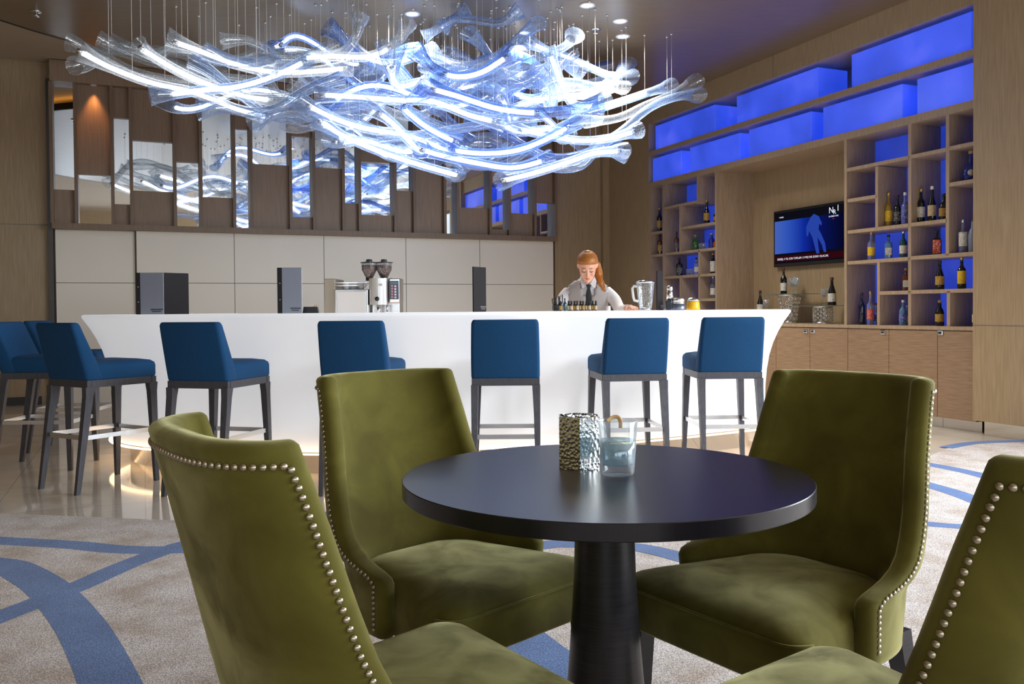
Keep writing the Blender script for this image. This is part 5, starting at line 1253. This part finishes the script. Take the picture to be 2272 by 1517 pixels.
def add_tube(P, glass, r0, rod, flare0, flare1):
    r0 *= 1.22; flare0 *= 0.9; flare1 *= 0.9
    n = len(P); rad = []
    for i in range(n):
        t = i/(n-1); f0 = max(0, 1-t/0.24); f1 = max(0, 1-(1-t)/0.24)
        g = r0*(1+flare0*f0**1.6+flare1*f1**1.6); sq = 1-0.35*max(f0, f1); rad.append((g, g*sq))
    base = P[n//2]
    m = MB(); m.M = Matrix.Translation(-base); Q = catm3(P, 3); RQ = []
    for i in range(n-1):
        for k in range(3): t = k/3; RQ.append((rad[i][0]*(1-t)+rad[i+1][0]*t, rad[i][1]*(1-t)+rad[i+1][1]*t))
    RQ.append(rad[-1]); m.tube(Q, RQ, 12, cap=False)
    # thick glass lips at the flared ends
    for end in (0, -1):
        nx = Q[1]-Q[0] if end == 0 else Q[-1]-Q[-2]; tx = nx.normalized()
    o = m.build('glass_tube', M[glass], ch, base-CH0)
    if rod:
        a, b_ = rod; i0, i1 = int(a*(len(Q)-1)), int(b_*(len(Q)-1)); m = MB(); m.M = Matrix.Translation(-base); m.tube(Q[i0:i1+1], r0*0.46, 8); m.build('light_rod', M['led'], o)
        for i, j in ((i0, i0+1), (i1, i1-1)):
            m = MB(); m.M = Matrix.Translation(-base); dd = (Q[i]-Q[j]).normalized(); m.tube([Q[i], Q[i]+dd*0.045], r0*0.50, 8); m.build('rod_cap', M['steel'], o)
    for i in ((n*3)//11, (n*8)//11):
        p = P[i]; m = MB(); m.M = Matrix.Translation(-base); m.tube([p, Vector((p.x, p.y, Z_SLAB))], 0.0016, 4, smooth=False); m.lathe([(0.011, -0.012), (0.014, 0)], 8, (p.x, p.y, Z_SLAB)); m.build('suspension_wire', M['wire'], o)
    return o
# tubes read one by one off the photograph (outer ones): pixel polyline, distance, glass, rod
def px_tube(pts, z0, z1, glass, r0, rod, fl=(2.4, 2.4)):
    n = len(pts); P = [on_y(x, y, z0+(z1-z0)*k/(n-1)) for k, (x, y) in enumerate(pts)]; Q = catm3(P, 6)
    # resample to 15
    m_ = len(Q)-1; P15 = [Q[int(round(m_*k/14))] for k in range(15)]; return add_tube(P15, glass, r0, rod, fl[0], fl[1])
px_tube([(178,115),(250,152),(340,185),(430,205),(520,240),(600,262)], 7.3, 7.9, 'glass_clear', 0.036, (0.04, 0.96), (2.2, 1.6))
px_tube([(150,92),(230,125),(300,160),(380,178),(470,188)], 7.5, 7.9, 'glass_clear', 0.034, None, (2.2, 1.8))
px_tube([(220,92),(300,125),(380,148),(460,165),(560,185)], 7.7, 8.1, 'glass_clear', 0.036, None, (2.6, 1.6))
px_tube([(302,98),(340,125),(400,160),(470,190),(550,215),(640,225)], 7.4, 8.0, 'glass_clear', 0.036, (0.12, 0.9), (2.0, 1.8))
px_tube([(370,88),(440,112),(520,142),(610,160),(700,158),(780,150)], 7.6, 8.1, 'glass_clear', 0.038, (0.10, 0.95), (2.8, 1.8))
px_tube([(332,212),(390,208),(450,200),(530,192),(610,168),(690,130)], 7.4, 7.8, 'glass_pale', 0.036, (0.2, 0.95), (2.4, 1.8))
px_tube([(345,125),(380,108),(430,118),(480,138),(560,120),(565,105)], 7.9, 8.2, 'glass_clear', 0.030, None, (1.4, 2.0))
px_tube([(490,92),(550,90),(600,112),(640,130),(690,120),(745,98)], 7.8, 8.2, 'glass_clear', 0.032, None, (2.2, 1.8))
px_tube([(440,243),(500,240),(560,250),(620,238),(680,200),(760,172)], 7.3, 7.8, 'glass_pale', 0.036, None, (2.6, 1.6))
px_tube([(560,272),(620,250),(700,245),(780,240),(860,205)], 7.5, 8.0, 'glass_pale', 0.036, None, (2.4, 1.8))
px_tube([(660,222),(740,262),(810,285),(900,300),(980,330),(1040,370)], 7.6, 8.2, 'glass_pale', 0.036, (0.1, 0.9), (2.2, 2.0))
px_tube([(700,262),(760,300),(840,335),(920,362),(1000,385),(1010,388)], 7.7, 8.2, 'glass_pale', 0.036, (0.08, 0.9), (2.4, 1.6))
px_tube([(930,330),(980,345),(1060,362),(1140,372),(1220,352)], 7.8, 8.3, 'glass_blue', 0.038, (0.08, 0.94), (2.2, 2.2))
px_tube([(1110,402),(1180,385),(1260,360),(1320,340),(1385,335)], 7.9, 8.5, 'glass_pale', 0.036, (0.05, 0.94), (2.4, 2.2))
px_tube([(800,35),(790,80),(760,115),(700,122),(620,128)], 8.0, 8.0, 'glass_clear', 0.034, None, (2.4, 1.6))
px_tube([(905,48),(880,95),(820,125),(740,125),(660,130)], 8.1, 8.0, 'glass_clear', 0.036, (0.35, 0.95), (2.4, 1.6))
px_tube([(1155,22),(1110,50),(1060,45),(1010,42),(980,62)], 8.2, 8.4, 'glass_pale', 0.032, None, (2.4, 2.4))
px_tube([(1038,22),(1010,40),(970,65),(940,82)], 8.4, 8.4, 'glass_pale', 0.034, None, (2.2, 1.8))
px_tube([(1275,78),(1250,105),(1190,130),(1120,165),(1040,190)], 8.6, 8.4, 'glass_pale', 0.034, None, (2.8, 1.8))
px_tube([(1215,105),(1240,170),(1265,225),(1300,235),(1350,225)], 8.5, 8.8, 'glass_pale', 0.034, (0.1, 0.8), (1.6, 2.0))
px_tube([(1545,180),(1490,210),(1430,235),(1370,262),(1300,270)], 9.6, 9.0, 'glass_clear', 0.036, None, (2.4, 1.6))
px_tube([(1552,212),(1500,215),(1440,240),(1380,290),(1320,330)], 9.5, 8.9, 'glass_pale', 0.036, None, (2.2, 1.6))
px_tube([(1490,190),(1440,205),(1380,225),(1310,245),(1240,250)], 9.5, 9.0, 'glass_pale', 0.036, (0.3, 0.9), (2.2, 1.6))
px_tube([(1418,288),(1360,305),(1290,312),(1210,300),(1130,280)], 8.8, 8.5, 'glass_pale', 0.036, (0.1, 0.9), (2.4, 1.6))
px_tube([(1390,348),(1330,335),(1290,368),(1240,375),(1180,360)], 8.6, 8.4, 'glass_pale', 0.032, None, (2.0, 1.6))
px_tube([(1335,230),(1260,245),(1180,250),(1100,240),(1020,215),(950,195)], 7.7, 7.6, 'glass_blue', 0.038, (0.4, 0.95), (2.4, 2.2))
px_tube([(920,110),(960,150),(1010,170),(1070,160),(1140,115)], 7.7, 7.8, 'glass_blue', 0.038, (0.45, 0.92), (2.4, 2.4))
px_tube([(950,195),(900,235),(920,262),(960,290),(1020,320)], 7.6, 7.9, 'glass_blue', 0.036, (0.3, 0.95), (2.4, 1.6))
px_tube([(700,210),(790,215),(880,222),(960,225),(1040,255),(1120,275)], 7.6, 7.8, 'glass_pale', 0.036, (0.08, 0.92), (2.2, 2.0))
px_tube([(840,300),(930,300),(1020,285),(1110,270),(1200,250)], 7.9, 8.2, 'glass_pale', 0.036, None, (2.2, 2.2))
px_tube([(985,330),(1060,340),(1140,335),(1210,310),(1280,270)], 7.9, 8.4, 'glass_blue', 0.036, (0.1, 0.9), (2.2, 2.0))
# the inner mass of the cluster
made = 31; tries = 0
while made < 98 and tries < 20000:
    tries += 1
    px = 450+900*rnd.betavariate(2.4, 1.6) if rnd.random() < 0.85 else rnd.uniform(260, 1500)
    e_ = env(px); py = rnd.uniform(e_[0]+12, e_[1]-12); z = zline(px)+rnd.uniform(-0.75, 1.0)
    c = on_y(px, py, z); ln = rnd.uniform(0.9, 1.75)
    yaw = ROOM+rnd.gauss(0, R(30)); pitch = R(-9 if px < 700 else (0 if px < 1050 else 9))+rnd.gauss(0, R(9))
    P = tube_curve(c, ln, yaw, pitch, rnd.uniform(0.05, 0.13), rnd.uniform(0, 6.28), rnd.uniform(-0.02, 0.12))
    if not (inside(P[0]) and inside(P[-1]) and inside(P[4]) and inside(P[10])): continue
    if max(p.z for p in P) > 3.92: continue
    t = min(1, max(0, (px-350)/600)); g = 'glass_clear' if rnd.random() > 0.25+0.6*t else ('glass_blue' if rnd.random() < 0.38 else 'glass_pale')
    rod = (rnd.uniform(0.08, 0.2), rnd.uniform(0.8, 0.93)) if rnd.random() < 0.26 else None
    add_tube(P, g, rnd.uniform(0.030, 0.038), rod, rnd.uniform(1.6, 2.8), rnd.uniform(1.6, 2.8)); made += 1
# a soft lamp for what the rods give the room (the rods themselves also emit)
